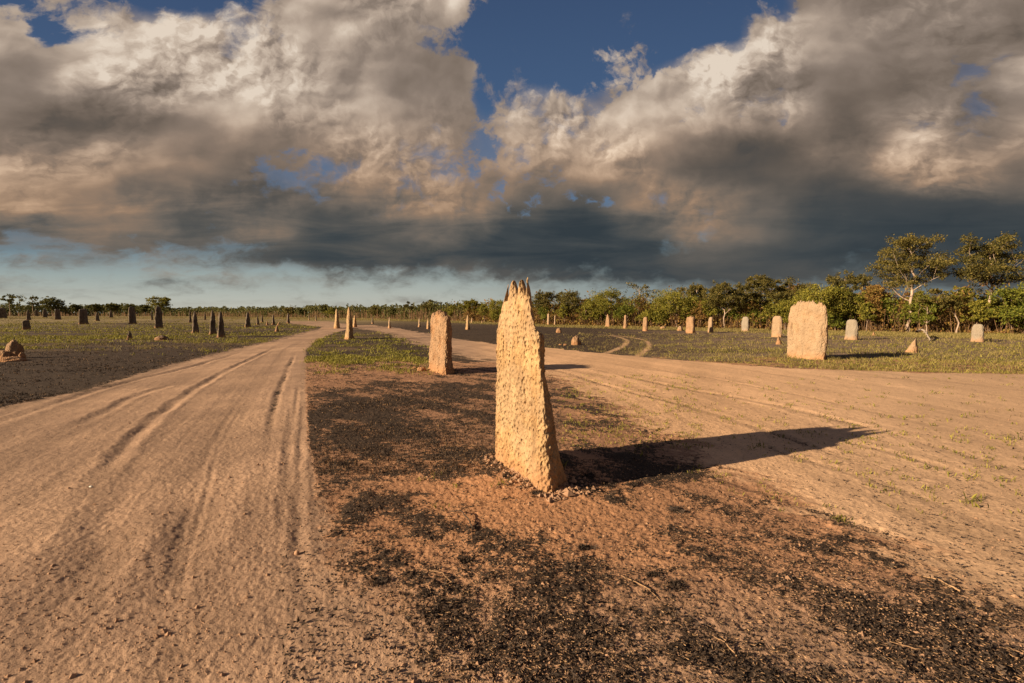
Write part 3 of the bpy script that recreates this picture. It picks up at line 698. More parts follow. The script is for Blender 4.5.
rock(680.5, 330.8, 326, 5.5, PL, 'pale rounded lump just left of the squarish orange slab mound', seed=8)
rock(663.5, 329, 326.2, 6, PL, 'low pale lump midway between two orange slab mounds', seed=9)
rock(161, 340.2, 335.5, 12, DK, 'low dark lump of earth in the green grass below the broad black mound', seed=10)
rock(12, 358.5, 342, 14, O_, 'largest reddish lump of the broken mound at the left edge', seed=11, group='broken mound rubble')
rock(2, 359, 350, 12, O_, 'reddish lump cut by the left edge beside the largest one', seed=12, group='broken mound rubble')
rock(19, 360, 352.5, 7, O_, 'small reddish lump right of the largest one in the rubble', seed=13, group='broken mound rubble')
rock(8, 361.5, 357, 26, O_, 'low spread of red earth under the broken mound lumps', seed=14, group='broken mound rubble')
rock(421, 371, 367, 9, O_, 'dark orange clod at the left foot of the orange blocky mound', seed=15)
rock(414, 369, 367, 6, O_, 'smaller flat clod left of the dark orange one by the blocky mound', seed=16)

# ------------------------------------------------------------------ foliage
def quads(cen, size, rg, flat=0.0, aspect=1.6):
    n = len(cen); a = rg.normal(size=(n, 3)); a[:, 2] *= (1 - flat); a /= np.linalg.norm(a, axis=1, keepdims=True) + 1e-9
    b_ = np.cross(a, rg.normal(size=(n, 3))); b_ /= np.linalg.norm(b_, axis=1, keepdims=True) + 1e-9
    s = (size * rg.uniform(.6, 1.3, n))[:, None]; a = a * s * aspect * .5; b_ = b_ * s * .5
    V = np.stack([cen - a, cen + b_ * .8 - a * .1, cen + a, cen - b_ * .8 - a * .1], 1).reshape(-1, 3)
    return V, np.arange(n * 4).reshape(-1, 4)
def tubes(paths, sides=6):
    Vs = []; Fs = []; off = 0
    for pts, rs in paths:
        pts = np.asarray(pts, float); rs = np.asarray(rs, float); n = len(pts)
        t = np.gradient(pts, axis=0); t /= np.linalg.norm(t, axis=1, keepdims=True) + 1e-9
        up = np.where(np.abs(t[:, 2:3]) > .9, np.array([[1., 0, 0]]), np.array([[0., 0, 1]]))
        a = np.cross(t, up); a /= np.linalg.norm(a, axis=1, keepdims=True) + 1e-9; b_ = np.cross(t, a)
        k = np.linspace(0, 2 * np.pi, sides, endpoint=False)
        ring = pts[:, None] + rs[:, None, None] * (a[:, None] * np.cos(k)[None, :, None] + b_[:, None] * np.sin(k)[None, :, None])
        Vs.append(ring.reshape(-1, 3)); ii, jj = np.meshgrid(np.arange(n - 1), np.arange(sides), indexing='ij'); j2_ = (jj + 1) % sides
        Fs.append(off + np.stack([ii * sides + jj, ii * sides + j2_, (ii + 1) * sides + j2_, (ii + 1) * sides + jj], -1).reshape(-1, 4)); off += n * sides
    return np.vstack(Vs), np.vstack(Fs)
def bez(p0, p1, p2, n):
    t = np.linspace(0, 1, n)[:, None]; return (1 - t) ** 2 * p0 + 2 * t * (1 - t) * p1 + t * t * p2
def tree(name, x, y, H, W, kind, label, cat, group, seed, lean=(0, 0), leafm=None, barkm=None, detail=1.0):
    rg = np.random.default_rng(seed)
    K = dict(tall=dict(z0=.46, n=46, cl=.076, lf=150, ls=.095, flat=.42, tr=.014, leaf=M_leaf_dark, bark=M_bark_pale),
             round=dict(z0=.40, n=30, cl=.105, lf=110, ls=.105, flat=.6, tr=.014, leaf=M_leaf_green, bark=M_bark),
             sparse=dict(z0=.55, n=11, cl=.10, lf=70, ls=.14, flat=.5, tr=.014, leaf=M_leaf_dark, bark=M_bark_pale),
             sapling=dict(z0=.30, n=18, cl=.14, lf=95, ls=.12, flat=.8, tr=.012, leaf=M_leaf_bright, bark=M_bark),
             dry=dict(z0=.30, n=14, cl=.15, lf=60, ls=.11, flat=.8, tr=.011, leaf=M_leaf_dry, bark=M_stem))[kind]
    n = int(K['n']); z0 = K['z0'] * H
    # clump centres: uneven, pushed to the shell of a broad crown
    pts = []
    ph = rg.uniform(0, 6.28)
    for i in range(n * 30):
        if len(pts) >= n: break
        a = rg.uniform(0, 6.28); u = rg.uniform(0, 1) ** .5; zf = rg.uniform(0, 1)
        wid = np.sin(np.pi * (.12 + .80 * zf ** .8)) ** .7 if kind not in ('tall', 'sparse') else (.35 + .65 * np.sin(np.pi * (.1 + .68 * zf)))
        wid *= 1 + .25 * np.sin(2 * a + ph) + .15 * np.sin(3 * a + ph * 2)
        p = np.array([np.cos(a) * u * wid * W / 2, np.sin(a) * u * wid * W / 2, z0 + (H * .96 - z0) * zf * (1 - .18 * u)])
        if all(np.linalg.norm((p - q_) * (1, 1, 1.4)) > K['cl'] * W * .78 for q_ in pts): pts.append(p)
    if not pts: pts = [np.array([0, 0, H * .9])]
    top = np.array([rg.uniform(-.08, .08) * W + lean[0] * .8, rg.uniform(-.08, .08) * W + lean[1], H * .86])
    pts = [p + np.array([lean[0], lean[1], 0]) * (p[2] / H) for p in pts]
    k1 = np.array([-lean[0] * .35 + rg.uniform(-.08, .08) * W, 0, H * .42]); tp = bez(np.zeros(3), k1, top, 12)
    tp[1:-1, :2] += rg.normal(size=(10, 2)) * .012 * H
    r0 = K['tr'] * H * rg.uniform(.9, 1.2); tr = r0 * np.linspace(1.25, .3, 12); tr[0] *= 1.4; tp[0, 2] = -.1
    paths = [(tp, tr)]; skel = [(tp[i], tr[i]) for i in range(3, 12)]
    order = sorted(pts, key=lambda p: p[2])
    for p in order:
        best = min(skel, key=lambda s_: np.linalg.norm(s_[0] - p) + (3 * max(0, s_[0][2] - p[2] + .12 * H)))
        q0, rq = best; L = np.linalg.norm(p - q0)
        if L < .1: continue
        mid_ = (q0 + p) / 2 + np.array([0, 0, rg.uniform(-.10, .16) * L]) + rg.normal(size=3) * .10 * L
        m_ = 5; bp = bez(q0, mid_, p, m_); br = np.linspace(min(rq * .72, r0 * .5), max(.008, r0 * .08), m_)
        paths.append((bp, br)); skel += [(bp[i], br[i]) for i in (1, 2, 3, 4)]
    cens = []
    for p in pts:
        r_ = K['cl'] * W * rg.uniform(.7, 1.35); nl = int(K['lf'] * detail * rg.uniform(.5, 1.2))
        c_ = rg.normal(size=(nl, 3)) * np.array([r_, r_, r_ * K['flat']]) * .62 + p
        cens.append(c_)
        for sidx in range(3):
            off = rg.normal(size=3) * np.array([r_, r_, r_ * .5]) * 1.25
            cens.append(rg.normal(size=(nl // 5, 3)) * r_ * .28 + p + off)
    cens = np.vstack(cens); cens[:, 2] = np.clip(cens[:, 2], .05, None)
    e = bpy.data.objects.new(name, None); link(e); e.location = (x, y, 0); tag(e, label, cat, group)
    V, Fq = tubes(paths, 6 if H > 5 or detail >= 1 else 4); raw_mesh('trunk', V, Fq, barkm or K['bark'], e)
    dist = math.hypot(x, y); ls = K['ls'] * max(1, dist / 75) * (.72 if dist < 50 else .92)
    V, Fq = quads(cens, ls, rg); raw_mesh('crown', V, Fq, leafm or K['leaf'], e, smooth=False)
    return e
BELT = [(-700, 317), (-200, 316), (0, 316), (100, 316), (200, 316.3), (300, 317.5), (370, 318.6), (430, 320), (480, 322), (550, 325), (600, 326.2), (750, 329.6), (905, 333), (1024, 335), (1200, 339), (1600, 346)]
def base_y(px): return float(np.interp(px, [b_[0] for b_ in BELT], [b_[1] for b_ in BELT]))
def ptree(px, top, wpx, kind, label, dback=0.0, seed=0, leafm=None, barkm=None, name='savanna_tree', cat='tree', group='trees of the woodland belt', lean=0, by=None, detail=1.0):
    """a tree whose trunk stands at azimuth px; dback metres behind the belt's front edge"""
    x, y = gp(px, by or base_y(px)); r0 = math.hypot(x, y); k = (r0 + dback) / r0; x *= k; y *= k
    H = CH + (HOR - top) / F * y; W = wpx / F * y
    return tree(name, x, y, H, W, kind, label, cat, group, seed or int(px * 7 + top), (lean / F * y, 0), leafm, barkm, detail)
PT = [
 (909, 231, 70, 'tall', 'left one of the two tallest trees, broad flat crown on a pale forked trunk', 1, 101, None),
 (990, 229, 72, 'tall', 'right one of the two tallest trees, crown reaching the right edge of the view', 2, 102, None),
 (724, 281, 42, 'tall', 'tree with a pale forked trunk between the narrow pale mound and the grey tombstone mound', 1, 104, None),
 (758, 272, 40, 'tall', 'tree with a high rounded crown above the grey tombstone mound', 4, 105, None),
 (790, 277, 34, 'round', 'mid height tree showing over the left shoulder of the giant barrel mound', 5, 106, M_leaf_dark),
 (848, 271, 44, 'tall', 'feathery dark topped tree above the pale grey rounded slab', 6, 107, None),
 (874, 281, 26, 'round', 'round dry brown tree left of the two tallest trees', 3, 108, M_leaf_dry),
 (640, 282, 34, 'sparse', 'tree with a thin open crown standing out above the belt over the slim orange mound', 3, 109, None),
 (607, 288, 38, 'round', 'wide green tree over the knobbly orange mound pair', 1, 110, None),
 (572, 289, 30, 'round', 'rounded olive tree right of the tall foreground mound', 2, 111, M_leaf_dark),
 (547, 289, 30, 'tall', 'dark olive tree whose crown touches the right side of the tall foreground mound', 3, 112, None),
 (676, 290, 44, 'round', 'broad dense green tree above the squarish orange slab mound', 1, 113, None),
 (697, 283, 26, 'tall', 'narrow tree peeking over the dense one left of the forked trunk', 5, 114, None),
 (815, 285, 50, 'round', 'dense bright leafed tree directly behind the giant barrel mound', 0, 115, M_leaf_green),
 (838, 287, 36, 'round', 'dense green tree filling the gap above the pale grey rounded slab', 1, 116, M_leaf_green),
 (495, 297, 22, 'round', 'dark rounded tree just left of the tall foreground mound', 0, 117, None),
 (472, 299, 20, 'tall', 'pale green tree above the lone half lit obelisk mound', 2, 118, M_leaf_green),
 (431, 300, 20, 'tall', 'tree crown rising behind the orange blocky mound', 4, 119, None),
 (410, 300.5, 11, 'sparse', 'lone thin tree with a tuft crown on a bare pale stem beyond the fork', 0, 120, None),
 (1030, 266, 44, 'sapling', 'bright green leafy tree at the right edge before the tallest ones', -2, 121, None),
]
for px, top, wpx, kind, lb, db, sd_, lm in PT: ptree(px, top, wpx, kind, lb, db, sd_, lm, detail=2.1 if px > 900 and kind == 'tall' else 2.1 if kind in ('tall', 'round', 'sapling') and px > 530 else 1)
ptree(956, 286, 34, 'sparse', 'tree with a pale bent trunk leaning left between the two tallest trees', 0, 103, barkm=M_bark_pale, lean=-22, detail=1.2)
ptree(926, 292, 14, 'dry', 'thin straight reddish stem right of the left tallest tree', -.5, 131, M_leaf_bright, M_bark_pale, lean=0)
# far left trees standing above the distant woodland
for px, top, wpx, kind, lb, lm in [
 (10, 293, 10, 'sparse', 'farthest left thin tree with a small tuft above the woodland', M_leaf_far),
 (33, 294, 20, 'sparse', 'sparse wide tree with flat broken crown, second from the left', M_leaf_far),
 (53, 296, 15, 'round', 'bushy dark tree standing above the woodland at far left', M_leaf_far),
 (75, 304, 9, 'round', 'low round tree right of the bushy dark one', M_leaf_far),
 (95, 303.5, 12, 'tall', 'small ragged tree above the small dark mound at far left', M_leaf_far),
 (114, 303, 12, 'tall', 'small ragged tree left of the leaning black mound', M_leaf_far),
 (131, 304, 12, 'round', 'pale bushy tree top behind the leaning black mound', M_leaf_far),
 (144, 304, 9, 'round', 'little round tree between the leaning mound and the lone pale green tree', M_leaf_far),
 (160, 296, 22, 'tall', 'lone pale green spreading tree behind the broad black mound', M_leaf_green),
 (290, 306, 14, 'round', 'dome crowned dark tree above the column mound on the far sand', M_leaf_dark),
 (302, 307.5, 9, 'round', 'small round tree right of the dome crowned dark one', M_leaf_far),
 (324, 304, 8, 'tall', 'upright narrow tree left of the dark thin spire mound', M_leaf_far),
 (333, 307, 12, 'round', 'green low tree right behind the dark thin spire mound', M_leaf_green),
 (376, 306, 14, 'round', 'dark green tree over the far bend of the sandy road', M_leaf_dark),
 (392, 308, 12, 'round', 'low tree over the small pointed mound beyond the fork', M_leaf_far),
 (453, 305, 16, 'round', 'low green tree between the blocky orange mound and the obelisk mound', M_leaf_green),
 (484, 303, 14, 'round', 'green tree over the tiny pale stub', M_leaf_green)]:
    ptree(px, top, wpx, kind, lb, 0, 0, lm, detail=.55, group='trees above the distant woodland')
# crowd of the belt: trees nothing tells apart
rgb = random.Random(5)
LM = [(462, 'above the lone half lit obelisk mound'), (484, 'above the tiny pale stub'), (506, 'at the left shoulder of the tall foreground mound'), (528, 'hidden behind the tall foreground mound'),
      (549, 'above the two small pale mounds right of the tall foreground mound'), (566, 'over the orange lumps on the burnt strip'), (588, 'between the pale pair and the knobbly orange mound'), (609, 'behind the knobbly orange pair'),
      (626, 'behind the slim orange mound'), (645, 'behind the orange slab above the wheel tracks'), (664, 'over the low pale lump'), (678, 'over the pale rounded lump'), (691, 'behind the squarish orange slab'),
      (710, 'behind the narrow bullet shaped mound'), (728, 'just left of the grey tombstone mound'), (745, 'behind the grey tombstone mound'), (762, 'in the gap left of the giant mound pair'), (778, 'behind the pale mound left of the giant'),
      (806, 'behind the giant barrel mound'), (834, 'between the giant and the pale grey slab'), (851, 'behind the pale grey rounded slab'), (873, 'behind the tiny orange stub'), (893, 'just left of the left tallest tree'),
      (911, 'at the foot of the left tallest tree'), (930, 'over the bleached branch'), (950, 'beside the leaning pale trunk'), (975, 'behind the grey leaning slab'), (996, 'right of the right tallest tree'), (1024, 'at the right edge of the view'), (1070, 'beyond the right edge of the view')]
used_lb = {}
def where(px, what):
    w_ = min(LM, key=lambda l: abs(l[0] - px))[1]; lb = what + ' ' + w_; k = used_lb.get(lb, 0); used_lb[lb] = k + 1
    if k: lb = what.replace(' ', [' taller ', ' shorter ', ' farther '][min(k - 1, 2)], 1) + ' ' + w_
    return lb

for i in range(34):
    px = 445 + (1085 - 445) * ((i + .5) / 34) ** .92 + rgb.uniform(-5, 5)
    tb = float(np.interp(px, [445, 500, 540, 600, 700, 800, 900, 1090], [305, 300, 294, 293, 288, 285, 288, 285]))
    ptree(px, tb + rgb.uniform(-4, 8), rgb.uniform(18, 34) * (1 if px > 560 else .7), rgb.choice(['round', 'round', 'tall']),
          where(px, 'second row tree'), rgb.uniform(6, 16), 500 + i, rgb.choice([M_leaf_dark, M_leaf_green, M_leaf_green, M_leaf_dry]), group='second row trees of the belt', detail=1.0)
for i in range(62):
    px = 450 + (1070 - 450) * ((i + .5) / 62) ** .9 + rgb.uniform(-4, 4)
    if min(abs(px - 909), abs(px - 988), abs(px - 956), abs(px - 724)) < 9: continue
    by_ = base_y(px); tb = by_ - (by_ - HOR) * rgb.uniform(1.25, 2.15)
    kd = rgb.choice(['sapling', 'dry', 'dry', 'sapling', 'round'])
    lb = where(px, {'sapling': 'green sapling', 'dry': 'dry orange sapling', 'round': 'bushy sapling'}[kd])
    ptree(px, tb, rgb.uniform(13, 26) * (1 if px > 600 else .65), kd, lb, rgb.uniform(0, 3.5), 900 + i, None if kd != 'sapling' or rgb.random() < .5 else M_leaf_green, name='sapling', cat='sapling', group={'sapling': 'green saplings of the belt', 'dry': 'dry orange saplings of the belt', 'round': 'dull green saplings of the belt'}[kd])

# undergrowth: stems and leaves nobody could count
def belt_point(px, rg, back):
    by_ = np.interp(px, [b_[0] for b_ in BELT], [b_[1] for b_ in BELT])
    dz = -math.sin(PITCH) - math.cos(PITCH) * (by_ - 341.5) / F; t = CH / -dz
    x = (px - 512) / F * t; y = (math.cos(PITCH) - math.sin(PITCH) * (by_ - 341.5) / F) * t; r = np.hypot(x, y)
    return x * (r + back) / r, y * (r + back) / r
rg = np.random.default_rng(11)
n = 9000; px = rg.uniform(440, 1500, n); back = rg.uniform(0, 14, n); x, y = belt_point(px, rg, back)
hh = rg.uniform(.6, 2.6, n) * (.6 + .5 * vn2(x * .5, y * .5, 3) ** 2); wd = rg.uniform(.012, .035, n) * np.clip(y / 45, 1, 2)
lx = rg.normal(size=n) * .22 * hh; ly = rg.normal(size=n) * .22 * hh
V = np.stack([np.c_[x - wd, y, x * 0], np.c_[x + wd, y, x * 0], np.c_[x + lx + wd * .5, y + ly, hh], np.c_[x + lx - wd * .5, y + ly, hh]], 1)
V2 = np.stack([np.c_[x, y - wd, x * 0], np.c_[x, y + wd, x * 0], np.c_[x + lx, y + ly + wd * .5, hh], np.c_[x + lx, y + ly - wd * .5, hh]], 1)
V = np.vstack([V.reshape(-1, 3), V2.reshape(-1, 3)])
tag(raw_mesh('dry_stems', V, np.arange(len(V)).reshape(-1, 4), M_stem, smooth=False), 'thin dry stems crowded under the trees of the belt', 'dry stems', kind='stuff')
n = 60000; px = rg.uniform(440, 1500, n); back = rg.uniform(.2, 15, n) ** 1.0; x, y = belt_point(px, rg, back)
zc = np.clip(vn2(x * .45, y * .45, 8) * 1.6 + 1.5, .2, 4)
zt = rg.uniform(0, 1, n) ** 1.3 * zc * np.clip(.5 + back / 8, .6, 1.9)
V, Fq = quads(np.c_[x, y, zt], .16 * np.clip(y / 45, .9, 2.2), rg)
tag(raw_mesh('undergrowth', V, Fq, M_leaf_dry, smooth=False), 'orange brown undergrowth filling the belt between the trunks', 'undergrowth', kind='stuff')
n = 26000; px = rg.uniform(430, 1500, n); back = rg.uniform(14, 34, n); x, y = belt_point(px, rg, back)
zc = np.clip(vn2(x * .3, y * .3, 18) * 1.4 + 2.6, .4, 6)
V, Fq = quads(np.c_[x, y, rg.uniform(0, 1, n) * zc], .34 * np.clip(y / 60, .9, 2.2), rg)
tag(raw_mesh('woodland', V, Fq, M_leaf_green, smooth=False), 'depth of the green woodland behind the belt on the right', 'woodland', kind='stuff')
# the distant woodland on the left
n = 85000; px = rg.uniform(-700, 470, n); back = rg.uniform(0, 1, n) ** 2 * 60; x, y = belt_point(px, rg, back)
by_ = np.interp(px, [b_[0] for b_ in BELT], [b_[1] for b_ in BELT]); ty_ = np.interp(px, [-200, 130, 180, 260, 330, 400, 470], [304.5, 305.5, 308.6, 308.2, 306.5, 307, 303])
zc = CH * (by_ - ty_) / (by_ - HOR) * (1 + .22 * vn2(px * .12, back * .05, 28) + .16 * vn2(px * .5, back * .1, 29))
V, Fq = quads(np.c_[x, y, .1 + rg.uniform(0, 1, n) ** .8 * np.clip(zc, .8, 12)], .18 + y * .0019, rg)
tag(raw_mesh('woodland', V, Fq, M_leaf_far, smooth=False), 'low distant woodland along the horizon on the left', 'woodland', kind='stuff')
n = 3500; px = rg.uniform(-300, 470, n); back = rg.uniform(-2, 8, n); x, y = belt_point(px, rg, back); wd = .0006 * y * rg.uniform(.5, 1.2, n) * .8; hh = rg.uniform(1.0, 3.0, n)
V = np.stack([np.c_[x - wd, y, x * 0], np.c_[x + wd, y, x * 0], np.c_[x + wd, y, hh], np.c_[x - wd, y, hh]], 1).reshape(-1, 3)
tag(raw_mesh('dry_stems', V, np.arange(len(V)).reshape(-1, 4), M_stem, smooth=False), 'thin stems along the front of the distant woodland', 'dry stems', kind='stuff')

# ------------------------------------------------------------------ grass and litter
def blades(x, y, z, h, wdt, per, rg, spread):
    n = len(x); X = np.repeat(x, per) + rg.normal(size=n * per) * np.repeat(spread, per); Y = np.repeat(y, per) + rg.normal(size=n * per) * np.repeat(spread, per)
    Z = np.repeat(z, per); Hh = np.repeat(h, per) * rg.uniform(.5, 1.2, n * per); Wd = np.repeat(wdt, per)
    a = rg.uniform(0, 6.28, n * per); tx, ty = rg.normal(size=n * per) * Hh * .5, rg.normal(size=n * per) * Hh * .5
    dx, dy = np.cos(a) * Wd, np.sin(a) * Wd
    V = np.stack([np.c_[X - dx * .4, Y - dy * .4, Z - .01], np.c_[X + dx * .4, Y + dy * .4, Z - .01], np.c_[X + tx * .6 + dx, Y + ty * .6 + dy, Z + Hh * .65],
                  np.c_[X + tx, Y + ty, Z + Hh], ], 1).reshape(-1, 3)
    return V, np.arange(len(V)).reshape(-1, 4)
def scatter(pxr, pyr, n, rg):
    px = rg.uniform(*pxr, n); py = rg.uniform(*pyr, n)
    dz = -math.sin(PITCH) - math.cos(PITCH) * (py - 341.5) / F; t = CH / -dz
    return (px - 512) / F * t, (math.cos(PITCH) - math.sin(PITCH) * (py - 341.5) / F) * t, px, py
def grass(name, label, x, y, m, h0, w0, per, rg, k0=15, hp=.35):
    r = np.hypot(x, y); h, *_ , tr_, rd_ = ground_fields(x, y); k = np.clip(r / k0, .5, 6)
    V, Fq = blades(x, y, h, h0 * k ** hp * rg.uniform(.6, 1.3, len(x)), w0 * k ** .8, per, rg, h0 * .8 * k ** .6)
    tag(raw_mesh(name, V, Fq, m, smooth=False), label, 'grass', kind='stuff')
def offroad(x, y):
    return ~(inpoly(x, y, P_track) | inpoly(x, y, P_road))
# left field
x, y, px, py = scatter((-260, 322), (317.5, 356), 42000, rg)
keep = offroad(x, y) & (rg.uniform(0, 1, len(x)) < np.clip(.02 + .62 * np.exp(-((py - 340.5) / 5) ** 2) + .34 * np.exp(-((py - 327) / 5) ** 2) + 1.1 * fbm2(x * .25, y, .45, 4, 61) , 0, 1) * (1 - ss(py, 347, 356)))
grass('grass', 'low leafy green grass over the left field', x[keep], y[keep], M_grass, .07, .014, 4, rg)
# patch by the fork
x, y, px, py = scatter((300, 440), (333, 378), 13000, rg)
keep = offroad(x, y) & (rg.uniform(0, 1, len(x)) < np.clip(.08 + 1.2 * fbm2(x, y, 1.1, 3, 63) + .25 * np.exp(-((py - 362) / 8) ** 2), .03, 1) * (1 - ss(py + 4 * fbm2(x, y, 1, 2, 64), 366, 377)) * (1 - ss(px, 415, 435) * .7))
grass('grass', 'bright low grass patch in the fork between the tracks', x[keep], y[keep], M_grass, .075, .013, 4, rg)
# right field
x, y, px, py = scatter((630, 1200), (334, 376), 17000, rg)
keep = offroad(x, y) & (rg.uniform(0, 1, len(x)) < np.clip(.30 + 1.0 * fbm2(x * .3, y, .7, 3, 65), .04, 1) * ss(px, 640, 720))
grass('grass', 'sparse dull grass in the field beyond the road on the right', x[keep], y[keep], M_grass, .045, .010, 3, rg)
x, y, px, py = scatter((500, 1200), (333, 376), 9000, rg); keep = offroad(x, y)
grass('dry_grass', 'dry stubble in the field beyond the road on the right', x[keep], y[keep], M_grass_dry, .05, .006, 4, rg)
# dry yellow grass at the feet of the trees
x, y, px, py = scatter((-200, 1200), (0, 1), 26000, rg)
by_ = np.interp(px, [b_[0] for b_ in BELT], [b_[1] for b_ in BELT]) + rg.uniform(-.2, 1, len(px)) * np.interp(px, [0, 400, 600, 1024], [3.0, 2.0, 2.4, 5.0])
dz = -math.sin(PITCH) - math.cos(PITCH) * (by_ - 341.5) / F; t_ = CH / -dz; x = (px - 512) / F * t_; y = (math.cos(PITCH) - math.sin(PITCH) * (by_ - 341.5) / F) * t_
keep = offroad(x, y)
grass('dry_grass', 'dry yellow grass along the feet of the trees', x[keep], y[keep], M_grass_dry, .12, .012, 4, rg, 30)
# taller tussocks standing out of the short grass
for (pxr, pyr, n_, m_, lb_) in [((-260, 300), (318, 346), 260, M_grass, 'taller green tussocks dotted over the left field'), ((-260, 300), (318, 352), 450, M_grass_dry, 'taller straw tussocks dotted over the left field'),
      ((560, 1200), (333, 374), 900, M_grass_dry, 'taller straw tussocks dotted over the right field'), ((640, 1200), (335, 373), 220, M_grass, 'taller green tussocks dotted over the right field'), ((310, 440), (332, 372), 50, M_grass, 'taller bright tussocks in the fork patch')]:
    x, y, px, py = scatter(pxr, pyr, n_, rg); keep = offroad(x, y)
    grass('grass' if m_ is M_grass else 'dry_grass', lb_, x[keep], y[keep], m_, .13, .010, 14, rg, 20)
# burnt stubble
for (pxr, pyr, n_, m_, nm, lb_) in [((-260, 262), (343, 412), 12000, M_char, 'burnt_stubble', 'black stubble over the burnt left field'), ((-260, 262), (343, 412), 4500, M_stem, 'dry_grass', 'brown dry stalks over the burnt left field'),
      ((430, 760), (323, 354), 6000, M_char, 'burnt_stubble', 'black stubble on the burnt strip beyond the road'), ((303, 560), (368, 475), 7000, M_char, 'burnt_stubble', 'black stubble in the burnt wedge left of the tall mound'),
      ((303, 560), (368, 475), 3000, M_stem, 'dry_grass', 'brown stalks in the burnt wedge left of the tall mound')]:
    x, y, px, py = scatter(pxr, pyr, n_, rg); keep = offroad(x, y) & (rg.uniform(0, 1, n_) < np.clip(.5 + 1.3 * fbm2(x * .5, y, 1.2, 3, 81), .1, 1))
    grass(nm, lb_, x[keep], y[keep], m_, .022, .006, 4, rg, 8)
# sprouts on the sand at right and in the burnt ground
x, y, px, py = scatter((560, 1100), (376, 520), 5200, rg)
dens = np.zeros(len(x))
for i in (11, 12, 13, 15, 16, 17):
    d, _p = linedist(x, y, RUTS[i][0], 1.5); dens = np.maximum(dens, np.exp(-(np.abs(d) / .22) ** 2))
keep = rg.uniform(0, 1, len(x)) < (.10 * (py < 450) + dens * .35) * (1 - ss(py, 440, 530) * .85)
grass('grass_sprouts', 'tiny green sprouts along the wheel lines of the sandy road', x[keep], y[keep], M_grass, .035, .006, 5, rg, 6)
x, y, px, py = scatter((560, 700), (375, 450), 900, rg)
keep = rg.uniform(0, 1, len(x)) < .4
grass('grass_sprouts', 'green sprouts in the burnt patch right of the tall mound', x[keep], y[keep], M_grass, .035, .006, 5, rg, 6)
sp = np.array([gp(*p) for p in [(503, 486), (498, 489), (437, 477), (455, 488), (439, 508), (420, 480), (843, 521), (845, 523), (840, 519), (969, 500), (975, 506), (888, 492), (560, 470), (640, 455), (700, 447), (760, 445), (960, 478), (930, 470)]])
grass('grass_sprouts', 'few lone green sprouts on the bare soil near the tall mound', sp[:, 0], sp[:, 1], M_grass, .05, .007, 12, rg, 5)

# charred bits, clods and straw (stuff)
def flakes(x, y, z, sx, sy, rg, lift=.5):
    n = len(x); a = rg.uniform(0, 6.28, n); c_, s_ = np.cos(a), np.sin(a); tz = rg.normal(size=(n, 2)) * lift
    def P(u, v_): return np.c_[x + c_ * u * sx - s_ * v_ * sy, y + s_ * u * sx + c_ * v_ * sy, z + .004 + np.abs(tz[:, 0] * u * sx + tz[:, 1] * v_ * sy)]
    V = np.stack([P(-1, -.6), P(.7, -1), P(1, .7), P(-.8, 1)], 1).reshape(-1, 3); return V, np.arange(len(V)).reshape(-1, 4)
x, y, px, py = scatter((280, 1060), (372, 700), 90000, rg)
h, cl_, ch_, tr_, rd_ = ground_fields(x, y)
keep = (rg.uniform(0, 1, len(x)) < ss(ch_, .1, 1.0) * .20 + .08) & (y > 1.5)
V, Fq = flakes(x[keep], y[keep], h[keep], rg.uniform(.004, .015, keep.sum()), rg.uniform(.002, .007, keep.sum()), rg, .9)
tag(raw_mesh('charred_litter', V, Fq, M_char, smooth=False), 'black charred leaf and stalk bits over the burnt ground', 'charred litter', kind='stuff')
k2 = (rg.uniform(0, 1, len(x)) < .17) & ~tr_ & ~rd_
V, Fq = flakes(x[k2], y[k2], h[k2], rg.uniform(.005, .017, k2.sum()), rg.uniform(.0008, .002, k2.sum()), rg, .6)
tag(raw_mesh('straw_litter', V, Fq, M_twig, smooth=False), 'short straws and twig bits strewn over the burnt ground', 'straw litter', kind='stuff')
x, y, px, py = scatter((-200, 1150), (372, 740), 42000, rg); x = x[y > 1.2]; y = y[y > 1.2]
h, cl_, ch_, tr_, rd_ = ground_fields(x, y)
keep = rg.uniform(0, 1, len(x)) < np.clip(.45 + 1.2 * fbm2(x, y, 1.1, 3, 66), .08, 1) * (1 - .5 * rd_)
x, y, h = x[keep], y[keep], h[keep]; n = len(x); s = rg.uniform(.002, .007, n) * (1 + 1.6 * (rg.uniform(0, 1, n) > .97))
uu = rg.uniform(-.12, 1.30, 1500); side_ = rg.choice([-1, 1], 1500) * rg.exponential(.07, 1500) + rg.choice([-.02, .24], 1500)
ex = BX + TD[0] * uu + TD[1] * side_; ey = BY + TD[1] * uu - TD[0] * side_
x = np.concatenate([x, ex]); y = np.concatenate([y, ey]); h = np.concatenate([h, ground_h(ex, ey)]); s = np.concatenate([s, rg.exponential(.008, 1500) + .004]); n = len(x)
oct_ = np.array([[1, 0, 0], [0, 1, 0], [-1, 0, 0], [0, -1, 0], [0, 0, 1.0], [0, 0, -.5]]); of = np.array([[0, 1, 4], [1, 2, 4], [2, 3, 4], [3, 0, 4], [1, 0, 5], [2, 1, 5], [3, 2, 5], [0, 3, 5]])
ra = rg.uniform(0, 6.28, n); jt = rg.uniform(.6, 1.35, (n, 6, 3)); V = oct_[None] * jt * s[:, None, None]; V[..., 2] *= .7
c_, s_ = np.cos(ra)[:, None], np.sin(ra)[:, None]; V = np.stack([V[..., 0] * c_ - V[..., 1] * s_ + x[:, None], V[..., 0] * s_ + V[..., 1] * c_ + y[:, None], V[..., 2] + h[:, None] + s[:, None] * .2], -1)
Fq = (of[None] + 6 * np.arange(n)[:, None, None]).reshape(-1, 3)
tag(raw_mesh('soil_crumbs', V.reshape(-1, 3), Fq, M_clod, smooth=False), 'crumbs of sandy soil strewn over tracks and bare ground', 'soil crumbs', kind='stuff')

